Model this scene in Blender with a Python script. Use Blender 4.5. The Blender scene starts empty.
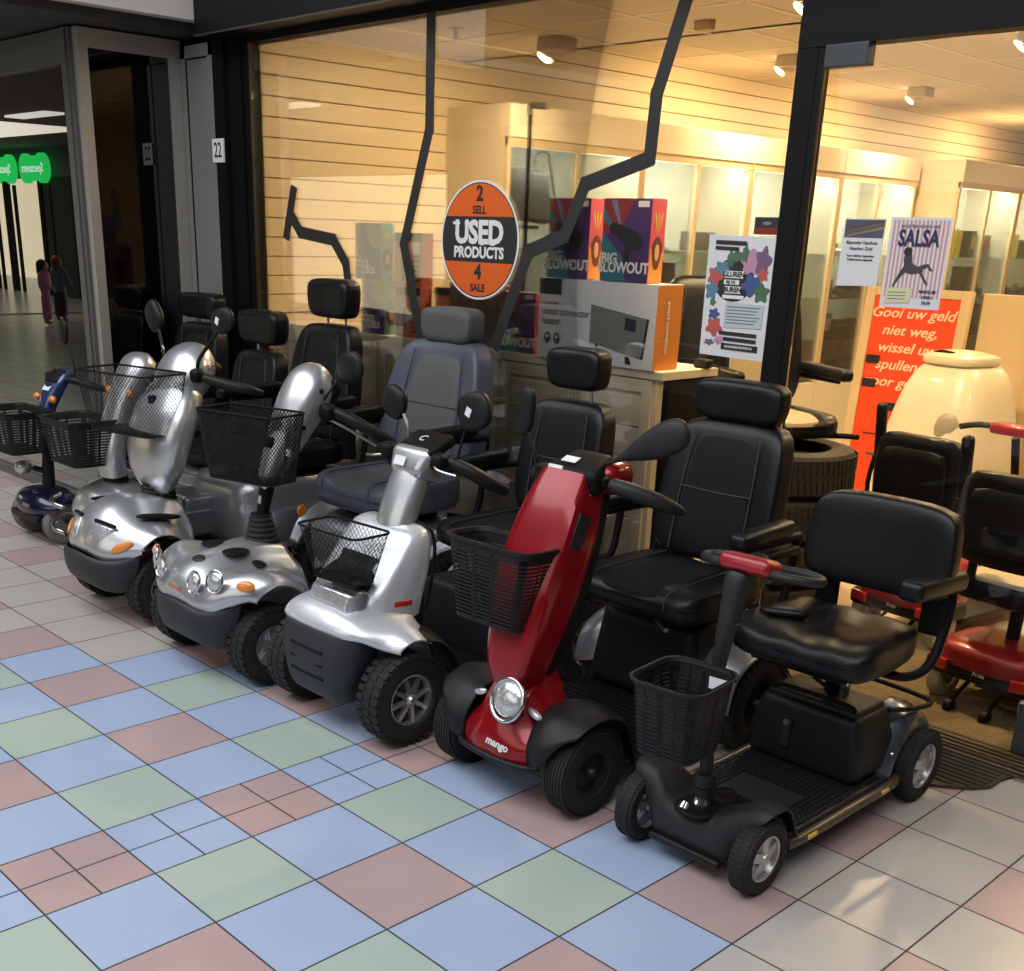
import bpy, bmesh, math, random
from mathutils import Vector, Matrix
random.seed(7)
S = bpy.context.scene
C = S.collection
PI = math.pi
FR = 2.1            # plane of the shop glass

# ------------------------------------------------------------ materials
def mat(name, col, rough=.5, metal=0., coat=0., noise=0., nscale=8., bump=0., bscale=200., emit=None, estr=1., spec=None, sheen=0.):
    m = bpy.data.materials.new(name); m.use_nodes = True
    nt = m.node_tree; b = nt.nodes['Principled BSDF']
    c4 = (col[0], col[1], col[2], 1)
    b.inputs['Base Color'].default_value = c4
    b.inputs['Roughness'].default_value = rough
    b.inputs['Metallic'].default_value = metal
    if coat: b.inputs['Coat Weight'].default_value = coat; b.inputs['Coat Roughness'].default_value = .06
    if spec is not None: b.inputs['Specular IOR Level'].default_value = spec
    if emit: b.inputs['Emission Color'].default_value = (*emit, 1); b.inputs['Emission Strength'].default_value = estr
    tc = nt.nodes.new('ShaderNodeTexCoord')
    if noise:
        n = nt.nodes.new('ShaderNodeTexNoise'); n.inputs['Scale'].default_value = nscale; n.inputs['Detail'].default_value = 5
        nt.links.new(tc.outputs['Object'], n.inputs['Vector'])
        mx = nt.nodes.new('ShaderNodeMix'); mx.data_type = 'RGBA'
        mx.inputs[6].default_value = tuple(max(0, c*(1-noise)) for c in col)+(1,)
        mx.inputs[7].default_value = tuple(min(1, c*(1+noise)) for c in col)+(1,)
        nt.links.new(n.outputs['Fac'], mx.inputs[0]); nt.links.new(mx.outputs[2], b.inputs['Base Color'])
    if bump:
        n2 = nt.nodes.new('ShaderNodeTexNoise'); n2.inputs['Scale'].default_value = bscale; n2.inputs['Detail'].default_value = 3
        nt.links.new(tc.outputs['Object'], n2.inputs['Vector'])
        bp = nt.nodes.new('ShaderNodeBump'); bp.inputs['Strength'].default_value = bump; bp.inputs['Distance'].default_value = .002
        nt.links.new(n2.outputs['Fac'], bp.inputs['Height']); nt.links.new(bp.outputs['Normal'], b.inputs['Normal'])
    return m

def srgb(r, g, b):
    f = lambda c: (c/255/12.92) if c/255 <= .04045 else ((c/255+.055)/1.055)**2.4
    return (f(r), f(g), f(b))

M = {}
M['black_plastic'] = mat('black plastic', (.008,.0085,.0095), .45, bump=.25, bscale=500, spec=.3)
M['basket_plastic'] = mat('basket plastic', (.010,.0105,.0115), .55, spec=.3)
M['grey_plastic'] = mat('grey plastic', (.017,.018,.020), .5, spec=.35, bump=.3, bscale=400)
M['bumper'] = mat('bumper plastic', (.018,.0195,.023), .55, bump=.3, bscale=350)
M['rubber'] = mat('tyre rubber', (.010,.010,.0105), .75, noise=.4, nscale=30, bump=.3, bscale=150)
M['rubber_grey'] = mat('grey tyre rubber', (.15,.145,.135), .8, noise=.2, nscale=20)
M['rubber_cream'] = mat('cream tyre rubber', (.42,.36,.25), .8, noise=.2, nscale=20)
M['vinyl'] = mat('black vinyl', (.0045,.005,.0065), .38, spec=.32, noise=.2, nscale=12, bump=.25, bscale=120)
M['vinyl_soft'] = mat('dark charcoal cloth', (.008,.0085,.010), .7, spec=.2, bump=.4, bscale=300)
M['seam'] = mat('seam thread', (.05,.05,.05), .6)
M['grey_vinyl'] = mat('blue grey vinyl', (.062,.073,.10), .45, bump=.25, bscale=120)
M['grey_cloth'] = mat('warm grey vinyl', (.085,.085,.085), .6, bump=.4, bscale=300)
M['silver'] = mat('silver paint', (.56,.58,.60), .3, .75, coat=.6, noise=.03, nscale=300)
M['silver_dark'] = mat('dark silver paint', (.30,.31,.33), .33, .7, coat=.5)
M['silver_white'] = mat('pale silver paint', (.70,.73,.78), .3, .45, coat=.7)
M['gunmetal'] = mat('gunmetal paint', (.10,.12,.15), .25, .6, coat=.6)
M['bronze'] = mat('dark bronze tube paint', (.12,.10,.07), .35, .5)
M['steel'] = mat('brushed steel', (.55,.54,.52), .3, 1.)
M['chrome'] = mat('chrome', (.75,.75,.76), .12, 1.)
M['rim_silver'] = mat('rim silver', (.62,.62,.63), .3, .85)
M['rim_dark'] = mat('rim dark', (.03,.03,.033), .4, .4)
M['red'] = mat('candy red paint', (.26,.003,.008), .22, .2, coat=.3)
M['red_plain'] = mat('red body plastic', (.30,.010,.014), .35, .1, coat=.4)
M['red_lens'] = mat('red lens', (.5,.02,.02), .2, 0, coat=1.)
M['blue'] = mat('dark blue paint', (.008,.009,.045), .25, .4, coat=1.)
M['blue_light'] = mat('mid blue paint', (.03,.05,.16), .3, .4, coat=1.)
M['amber'] = mat('amber lens', (.75,.25,.03), .2, 0, coat=1.)
M['yellow'] = mat('yellow reflector', (.85,.55,.03), .3, 0, coat=1.)
M['lamp_clear'] = mat('clear lamp lens', (.62,.63,.64), .12, .6, coat=1., noise=.5, nscale=90, bump=.8, bscale=80)
M['white_sticker'] = mat('white sticker', (.8,.82,.84), .5)
M['ink'] = mat('dark ink', (.02,.02,.025), .6)
M['grey_ink'] = mat('grey ink', (.2,.2,.2), .6)
M['white_ink'] = mat('white ink', (.8,.8,.78), .6)
M['frame_black'] = mat('black frame', (.004,.004,.0045), .55, spec=.2)
M['fascia_black'] = mat('black fascia', (.005,.005,.006), .5, spec=.2)
M['alu_grey'] = mat('grey aluminium panel', (.23,.24,.235), .45, .2, noise=.05, nscale=3)
M['alu_lit'] = mat('lit aluminium post', (.42,.39,.35), .35, .4, noise=.06, nscale=4)  # side of the post facing the shop, its light put into the colour
M['alu_shaded'] = mat('shaded aluminium post', (.12,.12,.12), .4, .3)  # front of the same post, its shade put into the colour
M['soffit'] = mat('dark soffit', (.03,.03,.03), .6)
M['bulkhead'] = mat('pale bulkhead', (.66,.63,.60), .5, noise=.05, nscale=2)
M['slat'] = mat('slatwall cream laminate', (.72,.60,.41), .42, noise=.03, nscale=1.5)
M['slat_groove'] = mat('slatwall groove', (.22,.14,.06), .6)
M['ceil'] = mat('ceiling panel', (.66,.58,.46), .9, bump=.3, bscale=150)
M['ceil_grid'] = mat('ceiling grid', (.82,.74,.58), .6)
M['cab_cream'] = mat('cabinet cream laminate', (.74,.65,.50), .4)
M['cab_post'] = mat('cabinet anodised post', (.72,.58,.38), .35, .3)
M['cab_back'] = mat('cabinet back panel', (.80,.80,.68), .6)
M['osb'] = mat('limed board', (.74,.65,.49), .7, noise=.22, nscale=5)
M['wood'] = mat('light beech wood', (.66,.50,.30), .5, noise=.12, nscale=4)
M['paper'] = mat('paper white', (.72,.72,.73), .6)
M['cardboard'] = mat('cardboard', (.45,.31,.17), .75, noise=.1, nscale=10)
M['tape'] = mat('black cloth tape', (.022,.021,.02), .6, bump=.3, bscale=300)
M['mat_rubber'] = mat('ribbed rubber mat', (.045,.038,.028), .6, noise=.4, nscale=30)
M['coir'] = mat('coir doormat', (.16,.115,.06), .95, noise=.55, nscale=60, bump=1., bscale=250)
M['cream_plastic'] = mat('cream plastic', (.74,.66,.48), .35, coat=.3)
M['cream_grey'] = mat('olive recess shade', (.34,.30,.22), .45)
M['cloth_beige'] = mat('beige cloth', (.55,.47,.34), .9, noise=.15, nscale=40)
M['orange'] = mat('sign orange', srgb(235,72,24), .55)
M['orange_used'] = mat('used sign orange', srgb(226,98,28), .55)
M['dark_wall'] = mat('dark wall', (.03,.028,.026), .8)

def glass(name, tint=(1,1,1), rough=0., refl=1.):
    m = bpy.data.materials.new(name); m.use_nodes = True; nt = m.node_tree; nt.nodes.clear()
    o = nt.nodes.new('ShaderNodeOutputMaterial'); mx = nt.nodes.new('ShaderNodeMixShader')
    tr = nt.nodes.new('ShaderNodeBsdfTransparent'); gl = nt.nodes.new('ShaderNodeBsdfGlossy')
    tr.inputs[0].default_value = (*tint, 1); gl.inputs['Roughness'].default_value = rough
    fr = nt.nodes.new('ShaderNodeFresnel'); fr.inputs[0].default_value = 1.5
    mu = nt.nodes.new('ShaderNodeMath'); mu.operation = 'MULTIPLY'; mu.inputs[1].default_value = refl; mu.use_clamp = True
    nt.links.new(fr.outputs[0], mu.inputs[0]); nt.links.new(mu.outputs[0], mx.inputs[0])
    nt.links.new(tr.outputs[0], mx.inputs[1]); nt.links.new(gl.outputs[0], mx.inputs[2]); nt.links.new(mx.outputs[0], o.inputs[0])
    return m
M['glass'] = glass('shop glass', (.97,.97,.96), 0, .75)
M['glass_dark'] = glass('tinted glass', (.10,.10,.10), .0, 4.5)
M['glass_side'] = glass('tinted side glass', (.12,.12,.12), .0, 3.2)
M['glass_shelf'] = glass('shelf glass', (.93,.98,.95), 0, 1.)

def emis(name, col, s):
    m = bpy.data.materials.new(name); m.use_nodes = True; nt = m.node_tree; nt.nodes.clear()
    o = nt.nodes.new('ShaderNodeOutputMaterial'); e = nt.nodes.new('ShaderNodeEmission')
    e.inputs[0].default_value = (*col, 1); e.inputs[1].default_value = s; nt.links.new(e.outputs[0], o.inputs[0]); return m

# ------------------------------------------------------------ mesh builder
def cr(p, n):
    """Catmull-Rom through a list of equal length tuples, n samples per span."""
    P = [p[0]] + list(p) + [p[-1]]; out = []
    for i in range(1, len(P)-2):
        for k in range(n):
            t = k/n; a, b, c, d = P[i-1], P[i], P[i+1], P[i+2]
            out.append(tuple(.5*((2*b[j]) + (-a[j]+c[j])*t + (2*a[j]-5*b[j]+4*c[j]-d[j])*t*t + (-a[j]+3*b[j]-3*c[j]+d[j])*t**3) for j in range(len(b))))
    out.append(tuple(p[-1])); return out

def se(a, e):
    """point on a superellipse of exponent e in polar direction a"""
    c, s_ = math.cos(a), math.sin(a); r = (abs(c)**(2/e)+abs(s_)**(2/e))**(-e/2)
    return r*c, r*s_
def sp(v, e): return math.copysign(abs(v)**e, v)

class MB:
    def __init__(s, y0=0.): s.b = bmesh.new(); s.y0 = y0
    def v(s, p): return s.b.verts.new((p[0], p[1]-s.y0, p[2]))
    def f(s, vs):
        try: return s.b.faces.new(vs)
        except ValueError: return None
    def poly(s, pts): s.f([s.v(p) for p in pts]); return s
    def grid(s, rows, cu=False, cv=False):
        V = [[s.v(p) for p in r] for r in rows]; n = len(V); m = len(V[0])
        for i in range(n if cu else n-1):
            for j in range(m if cv else m-1):
                s.f([V[i][j], V[(i+1)%n][j], V[(i+1)%n][(j+1)%m], V[i][(j+1)%m]])
        return V
    def box(s, a, b, rot=None, piv=None):
        c = [(a[i]+b[i])/2 for i in range(3)]; h = [abs(b[i]-a[i])/2 for i in range(3)]
        R = rot or Matrix.Identity(3); P = Vector(piv) if piv else Vector(c)
        vs = []
        for x in (-1,1):
            for y in (-1,1):
                for z in (-1,1):
                    vs.append(s.v(R @ (Vector((c[0]+x*h[0], c[1]+y*h[1], c[2]+z*h[2]))-P) + P))
        for q in ((0,1,3,2),(4,6,7,5),(0,4,5,1),(2,3,7,6),(0,2,6,4),(1,5,7,3)): s.f([vs[i] for i in q])
        return s
    def rbox(s, c, size, r=.01, seg=3, fn=None, rot=None, cuts=0):
        t = bmesh.new(); bmesh.ops.create_cube(t, size=1)
        for v in t.verts: v.co = Vector((v.co.x*size[0], v.co.y*size[1], v.co.z*size[2]))
        r = min(r, min(size)*.49)
        bmesh.ops.bevel(t, geom=t.edges[:], offset=r, segments=seg, profile=.5, affect='EDGES')
        if cuts: bmesh.ops.subdivide_edges(t, edges=[e for e in t.edges if e.calc_length() > max(size)*.3], cuts=cuts, use_grid_fill=True)
        R = rot or Matrix.Identity(3); mp = {}
        for v in t.verts:
            p = v.co.copy()
            if fn: p = Vector(fn(p))
            p = R @ p + Vector(c); mp[v] = s.v(p)
        for f in t.faces: s.f([mp[v] for v in f.verts])
        t.free(); return s
    def ell(s, c, rad, e1=1., e2=1., nu=28, nv=16, fn=None, rot=None):
        """superellipsoid: e2 shapes the plan (xy), e1 the profile (z)"""
        R = rot or Matrix.Identity(3); rows = []
        for i in range(nv+1):
            ca, sa = se(-PI/2 + PI*i/nv, e1); row = []
            for j in range(nu):
                cb, sb_ = se(2*PI*j/nu, e2)
                p = Vector((rad[0]*ca*cb, rad[1]*ca*sb_, rad[2]*sa))
                if fn: p = Vector(fn(p))
                row.append(R @ p + Vector(c))
            rows.append(row)
        V = [[s.v(p) for p in r] for r in rows[1:-1]]
        lo = s.v(rows[0][0]); hi = s.v(rows[-1][0]); n = len(V)
        for i in range(n-1):
            for j in range(nu): s.f([V[i][j], V[i][(j+1)%nu], V[i+1][(j+1)%nu], V[i+1][j]])
        for j in range(nu): s.f([lo, V[0][(j+1)%nu], V[0][j]]); s.f([hi, V[-1][j], V[-1][(j+1)%nu]])
        return s
    def cyl(s, a, b, r, r2=None, n=16, cap=True):
        a, b = Vector(a), Vector(b); d = (b-a).normalized(); u = d.orthogonal().normalized(); w = d.cross(u)
        r2 = r if r2 is None else r2
        A = [s.v(a + (u*math.cos(2*PI*k/n)+w*math.sin(2*PI*k/n))*r) for k in range(n)]
        B = [s.v(b + (u*math.cos(2*PI*k/n)+w*math.sin(2*PI*k/n))*r2) for k in range(n)]
        for k in range(n): s.f([A[k], A[(k+1)%n], B[(k+1)%n], B[k]])
        if cap: s.f(A[::-1]); s.f(B)
        return s
    def tube(s, pts, r, n=10, sm=4, closed=False, flat=None):
        """round (or flat=(w,h) superelliptic) tube along smoothed points; r number or list"""
        if not isinstance(r, (list, tuple)): r = [r]*len(pts)
        q = [tuple(p)+(rr,) for p, rr in zip(pts, r)]
        if closed: q = q + [q[0]]
        q = cr(q, sm) if sm > 1 else q
        if closed: q = q[:-1]
        P = [Vector(p[:3]) for p in q]; N = len(P); u = None; rings = []
        for i in range(N):
            d = (P[(i+1)%N]-P[i-1]) if closed else (P[min(i+1,N-1)]-P[max(i-1,0)])
            d.normalize()
            if u is None: u = d.orthogonal().normalized() if abs(d.x) > .9 else (Vector((1,0,0))-d*d.x).normalized()
            else: u = (u-d*u.dot(d)).normalized()
            w = d.cross(u); rr = q[i][3]
            fw, fh = flat or (1,1); e = .6 if flat else 1.
            rings.append([s.v(P[i] + u*rr*fw*sp(math.cos(2*PI*k/n), e) + w*rr*fh*sp(math.sin(2*PI*k/n), e)) for k in range(n)])
        for i in range(N if closed else N-1):
            A, B = rings[i], rings[(i+1)%N]
            for k in range(n): s.f([A[k], A[(k+1)%n], B[(k+1)%n], B[k]])
        if not closed: s.f(rings[0][::-1]); s.f(rings[-1])
        return s
    def sweep(s, st, e=.7, n=28, sm=5, x0=0.):
        """stations (y, z, halfwidth x, halfthickness[, x offset]) in a YZ plane, superelliptic section"""
        st = [tuple(a) if len(a) == 5 else tuple(a)+(0.,) for a in st]
        q = cr(st, sm); N = len(q); rings = []
        for i in range(N):
            a, b = q[max(i-1,0)], q[min(i+1,N-1)]
            d = Vector((0, b[0]-a[0], b[1]-a[1])); d.normalize(); w = Vector((0, -d.z, d.y))
            c = Vector((x0+q[i][4], q[i][0], q[i][1]))
            rings.append([s.v(c + Vector((1,0,0))*max(q[i][2],.001)*se(2*PI*k/n, e)[0] + w*max(q[i][3],.001)*se(2*PI*k/n, e)[1]) for k in range(n)])
        for i in range(N-1):
            A, B = rings[i], rings[i+1]
            for k in range(n): s.f([A[k], A[(k+1)%n], B[(k+1)%n], B[k]])
        s.f(rings[0][::-1]); s.f(rings[-1]); return s
    def net(s, cols, su=5, sv=5, mirror=True):
        """smooth skin through columns of (x,y,z) control points; mirrored about x=0 when the first column is on it"""
        cc = [cr([tuple(p) for p in c], sv) for c in cols]
        if mirror:
            cc = [[(-p[0], p[1], p[2]) for p in c] for c in cc[:0:-1]] + cc
        m = len(cc[0]); rows = [cr([c[j] for c in cc], su) for j in range(m)]
        s.grid(rows); return s
    def lathe(s, prof, x, y, z, n=40):
        """profile of (axial x, radius) turned about an axle along x"""
        rows = [[(x+a, y+r*math.cos(2*PI*k/n), z+r*math.sin(2*PI*k/n)) for k in range(n)] for a, r in prof]
        s.grid(rows, cv=True); return s
    def build(s, name, m, parent=None, smooth=True, thick=0., sub=0, recalc=True, mats=None, bev=0.):
        if recalc: bmesh.ops.recalc_face_normals(s.b, faces=s.b.faces[:])
        me = bpy.data.meshes.new(name); s.b.to_mesh(me); s.b.free()
        o = bpy.data.objects.new(name, me); C.objects.link(o)
        me.materials.append(M[m] if isinstance(m, str) else m)
        for x in (mats or []): me.materials.append(M[x] if isinstance(x, str) else x)
        if smooth:
            me.shade_smooth()
            me.set_sharp_from_angle(angle=math.radians(38))
        if parent is not None: o.parent = parent
        if thick:
            md = o.modifiers.new('thickness', 'SOLIDIFY'); md.thickness = thick; md.offset = -1
        if bev:
            md = o.modifiers.new('edge', 'BEVEL'); md.width = bev; md.segments = 2; md.limit_method = 'ANGLE'
        return o

def tag(o, label, cat, group=None, kind=None):
    if label: o['label'] = label
    if cat: o['category'] = cat
    if group: o['group'] = group
    if kind: o['kind'] = kind
    return o
def thing(name, label, cat, loc=(0,0,0), rz=0, group=None):
    o = bpy.data.objects.new(name, None); C.objects.link(o); o.location = loc; o.rotation_euler = (0,0,rz)
    o.empty_display_size = .1
    return tag(o, label, cat, group)
def struct(name, mb, m, smooth=False, **k):
    o = mb.build(name, m, None, smooth, **k); o['kind'] = 'structure'; return o
def boxo(name, a, b, m, parent=None, bev=0., **k):
    return MB().box(a, b).build(name, m, parent, False, bev=bev, **k)
def dup(root, loc=None, label=None, rz=None):
    r = root.copy(); C.objects.link(r)
    if loc is not None: r.location = loc
    if rz is not None: r.rotation_euler = (0,0,rz)
    if label: r['label'] = label
    for ch in list(root.children):
        c = ch.copy(); C.objects.link(c); c.parent = r
        for g in list(ch.children):
            d = g.copy(); C.objects.link(d); d.parent = c
    return r
def text(name, body, size, loc, m, parent=None, rot=(PI/2,0,0), align='CENTER', shear=0., bold=0., ext=.0006, sx=1., sy=1., space=1.):
    cu = bpy.data.curves.new(name, 'FONT'); cu.body = body; cu.size = size; cu.align_x = align; cu.align_y = 'CENTER'
    cu.shear = shear; cu.offset = bold; cu.extrude = ext; cu.resolution_u = 3; cu.space_character = space
    t = bpy.data.objects.new(name+'_curve', cu); C.objects.link(t)
    dg = bpy.context.evaluated_depsgraph_get(); me = bpy.data.meshes.new_from_object(t.evaluated_get(dg)); bpy.data.objects.remove(t)
    o = bpy.data.objects.new(name, me); C.objects.link(o); me.materials.clear(); me.materials.append(M[m] if isinstance(m, str) else m)
    o.location = loc; o.rotation_euler = rot; o.scale = (sx, sy, 1)
    if parent is not None: o.parent = parent
    return o
def RX(a): return Matrix.Rotation(a, 3, 'X')
def RY(a): return Matrix.Rotation(a, 3, 'Y')
def RZ(a): return Matrix.Rotation(a, 3, 'Z')

# ------------------------------------------------------------ camera
cam = bpy.data.cameras.new('camera'); co = bpy.data.objects.new('camera', cam); C.objects.link(co); S.camera = co
cam.sensor_fit = 'HORIZONTAL'; cam.sensor_width = 36; cam.lens = 1131.6316/1024*36
cam.shift_x = (512-475.84)/1024; cam.shift_y = (661.187-485.5)/1024
cam.clip_start = .05; cam.clip_end = 200
Rr = Matrix(((0.6860150882169342, 0.727000208587945, 0.029223200574140795), (0.27669240205398843, -0.22352559210936995, -0.9346002484044982), (-0.6729224423247497, 0.649235709419345, -0.3544973627976009)))
Rb = Matrix((Rr[0], -Rr[1], -Rr[2])).transposed()
co.matrix_world = Matrix.Translation((2.1447, -1.50375, 1.61323)) @ Rb.to_4x4()
vs = S.view_settings; vs.view_transform = 'Standard'; vs.look = 'None'; vs.gamma = 1; vs.use_curve_mapping = False; vs.exposure = 0.
S.display_settings.display_device = 'sRGB'
# ------------------------------------------------------------ tiled floor
def tile_mat(name, col, rough=.28):
    m = mat(name, col, rough, noise=.05, nscale=2.5, spec=.5)
    return m
TM = [tile_mat('tile blue', (.35,.44,.62)), tile_mat('tile green', (.38,.465,.415)), tile_mat('tile pink', (.43,.31,.31)), tile_mat('tile beige', (.45,.425,.40))]
M['grout'] = mat('dark grout', (.05,.048,.048), .8)
def tile_colour(i, j):
    if i % 2 == 0 and j % 2 == 0: return 2
    if j >= 3 or i >= 3 or i <= -8 or (i == -7 and j >= 1): return 3
    if i % 2 and j % 2: return 1
    return 0
T = .3; g = .0026
fb = MB(); base = MB()
for i in range(-62, 18):
    for j in range(-26, 7):
        c = tile_colour(i, j); x0, y0 = i*T, j*T; k = 1
        if i == -2 and j <= 2: k = 2; c = 2 if j % 2 == 0 else 0
        h = T/k
        for a in range(k):
            for b in range(k):
                q = fb.poly  # one quad, its slot set below
                f = fb.f([fb.v(p) for p in ((x0+a*h+g, y0+b*h+g, 0), (x0+(a+1)*h-g, y0+b*h+g, 0), (x0+(a+1)*h-g, y0+(b+1)*h-g, 0), (x0+a*h+g, y0+(b+1)*h-g, 0))])
                f.material_index = c
f = fb.f([fb.v(p) for p in ((-19,-8,-.0016),(6,-8,-.0016),(6,2.1,-.0016),(-19,2.1,-.0016))]); f.material_index = 4
o = fb.build('floor', TM[0], None, False, mats=TM[1:]+['grout']); o['kind'] = 'structure'
# plain mall floor further off, seen only as a reflection
struct('floor_mall', MB().box((-60,-12,-.1),(-19,2.1,-.002)), mat('mall floor far', (.42,.41,.39), .25, noise=.1, nscale=1))
fi = MB()
M['shop_grout'] = mat('shop grout', (.25,.2,.15), .8)
for i in range(-12, 20):
    for j in range(7, 45):
        x0, y0 = i*T, j*T
        f = fi.f([fi.v(p) for p in ((x0+g, y0+g, 0), (x0+T-g, y0+g, 0), (x0+T-g, y0+T-g, 0), (x0+g, y0+T-g, 0))])
f = fi.f([fi.v(p) for p in ((-3.6,2.1,-.0016),(6,2.1,-.0016),(6,13.5,-.0016),(-3.6,13.5,-.0016))]); f.material_index = 1
o = fi.build('floor_shop', tile_mat('shop tile', (.62,.55,.43), .35), None, False, mats=['shop_grout']); o['kind'] = 'structure'

# ------------------------------------------------------------ shopfront
# our shop: black frame, stall glass, pillar, door
fr = MB()
fr.box((-3.66,2.04,0),(-3.56,2.2,2.6)).box((-3.56,2.07,0),(-3.44,2.18,2.6)).box((-3.44,2.088,0),(-3.392,2.112,2.48))
struct('trim_1', fr, 'frame_black')
struct('trim_2', MB().box((-3.44,2.088,2.478),(-.16,2.17,2.62)).box((-3.44,2.06,0),(-.16,2.15,.05)), 'frame_black')
struct('trim_3', MB().box((-.160,2.088,0),(-.085,2.16,2.62)).box((-.085,2.09,0),(-.062,2.13,2.2)), 'frame_black')
struct('trim_4', MB().box((-.16,2.085,2.2),(5,2.16,2.62)), 'frame_black')
struct('wall_fascia', MB().box((-3.63,1.93,2.512),(5,2.1,3.6)), 'fascia_black')
struct('trim_5', MB().box((-3.63,1.925,2.506),(5,1.93,2.514)), mat('fascia edge highlight', (.09,.08,.07), .4, .5))  # lighter strip with the edge's highlight put into its colour
w1 = MB().box((-3.385,2.098,.05),(-.168,2.104,2.478)); w = struct('window_1', w1, 'glass')
d = MB().box((-.055,2.092,.03),(1.35,2.102,2.19)); dr = struct('door_1', d, 'glass')
hg = boxo('hinge_plate', (-.05,2.07,2.135),(.1,2.12,2.2), mat('hinge steel dark', (.07,.08,.09), .4, .6), dr, bev=.003)
# pale return and neighbour glazing
struct('wall_pier', MB().box((-3.99,2.05,0),(-3.66,2.14,2.5)), 'alu_grey')
jt = MB()
jt.box((-3.985,2.043,0),(-3.94,2.05,2.5)).box((-3.985,2.043,2.44),(-3.66,2.05,2.5)).box((-3.70,2.043,0),(-3.66,2.05,2.5))
struct('trim_6', jt, 'alu_grey')
struct('trim_7', MB().box((-3.94,2.046,0),(-3.932,2.0505,2.44)).box((-3.94,2.046,2.432),(-3.73,2.0505,2.44)), 'frame_black')
struct('trim_8', MB().box((-4.04,1.46,0),(-3.99,1.515,2.53)).box((-4.03,1.515,2.44),(-3.99,2.05,2.53)).box((-4.03,1.98,0),(-3.99,2.05,2.44)), 'alu_lit')
struct('trim_9', MB().box((-4.15,1.44,0),(-4.04,1.52,2.53)).box((-4.1,1.43,0),(-4.07,1.44,2.53)), 'alu_shaded')
struct('trim_10', MB().box((-9,1.44,2.37),(-4.15,1.52,2.53)).box((-9,1.44,0),(-4.15,1.52,.05)), 'alu_shaded')
struct('window_2', MB().box((-4.018,1.515,.03),(-4.010,1.98,2.44)), 'glass_side')
struct('window_3', MB().box((-9,1.474,.05),(-4.15,1.48,2.37)), 'glass_dark')
struct('ceiling_soffit', MB().box((-9,.9,2.54),(-3.74,2.3,2.6)), 'soffit')
struct('wall_bulkhead', MB().box((-3.78,.2,2.585),(-3.66,2.09,3.3)), 'bulkhead')
# dim neighbouring shop behind the tinted glass
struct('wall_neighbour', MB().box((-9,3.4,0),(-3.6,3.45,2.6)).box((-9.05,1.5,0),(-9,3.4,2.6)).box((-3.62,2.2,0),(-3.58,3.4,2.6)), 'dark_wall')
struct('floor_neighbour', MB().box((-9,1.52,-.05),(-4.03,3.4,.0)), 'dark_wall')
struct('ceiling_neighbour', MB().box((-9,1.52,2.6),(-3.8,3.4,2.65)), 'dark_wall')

n22 = thing('house_number_plate', 'small white plate reading 22 on the black door frame', 'sign', (-3.628,2.036,1.98))
boxo('plate', (-.055,-.004,-.058),(.055,.0035,.058), 'white_sticker', n22)
text('numerals', '22', .105, (0,-.0048,-.001), 'ink', n22, sx=.72, bold=.001)

# ------------------------------------------------------------ shop interior shell
sw = MB(); gr_ = MB()
sw.box((-3.5,2.2,0),(-3.456,13.5,2.8))
z = .055; p = .1
while z < 2.75:
    sw.box((-3.456,2.2,z+.004),(-3.45,13.5,z+p-.004)); z += p
struct('wall_left', sw, 'slat')
gr_.box((-3.457,2.2,.02),(-3.4555,13.5,2.76)); struct('trim_11', gr_, 'slat_groove')
sb = MB(); sb.box((-3.5,13.5,0),(6,13.55,2.8)); struct('wall_back', sb, 'slat')
struct('wall_right', MB().box((5.5,2.2,0),(5.55,13.5,2.8)), 'slat')
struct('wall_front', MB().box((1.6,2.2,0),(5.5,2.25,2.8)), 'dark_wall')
struct('ceiling', MB().box((-3.5,2.12,2.553),(5.5,3.62,2.6)).box((-3.5,3.58,2.553),(5.5,3.62,2.8)).box((-3.5,3.6,2.76),(5.5,13.5,2.8)), 'ceil')
cg = MB()
for k in range(16): x = -3.45+.6*k; cg.box((x,2.15,2.549),(x+.022,3.6,2.554)); cg.box((x,3.62,2.756),(x+.022,13.5,2.761))
for y in (2.4,3.0): cg.box((-3.45,y,2.549),(5.5,y+.022,2.554))
for k in range(9): y = 4.2+1.2*k; cg.box((-3.45,y,2.756),(5.5,y+.022,2.761))
struct('ceiling_trim', cg, 'ceil_grid')
struct('ceiling_beam', MB().box((-.05,2.2,2.42),(5.5,2.75,2.553)), mat('bulkhead beam', (.5,.42,.32), .8))

# ceiling light fittings (square swivel downlights)
M['bulb'] = emis('warm lamp', (1,.72,.38), 22)
LAMPS = [(-2.33,3.25,2.553),(-2.55,5.75,2.76),(-2.62,7.7,2.76),(-2.7,10.2,2.76),(-.6,2.9,2.553),(.55,4.6,2.76),(-.9,5.6,2.76),(.6,7.2,2.76),(-.9,9.2,2.76),(1.5,2.95,2.553)]
def downlight(x, y, z, i):
    t = thing('downlight', None, 'light', (x,y,z), 0, 'square swivel spotlights in the shop ceiling')
    b = MB(); b.rbox((0,0,-.035),(.15,.15,.07),.01,2); b.build('housing', mat('lamp housing', (.55,.5,.42), .5) if 'lh' not in M else M['lh'], t, True)
    MB().rbox((-.045,0,-.055),(.10,.125,.05),.012,2,rot=RY(.5)).build('swivel_head', 'cab_cream', t)
    l = bpy.data.lights.new('warm spot', 'AREA'); l.shape = 'DISK'; l.size = .12; l.color = (1,.72,.38); l.energy = (62,34,26,26,62,34,34,30,30,30)[i]
    lo = bpy.data.objects.new('warm_spot', l); C.objects.link(lo); lo.location = (x-.01,y,z-.115); lo.rotation_euler = (0, .42 if x < -2 else 0, 0)
    MB().cyl((-.085,0,-.082),(-.089,0,-.086),.04,.04,20).build('lamp_disc', 'bulb', t)
    return t
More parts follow.
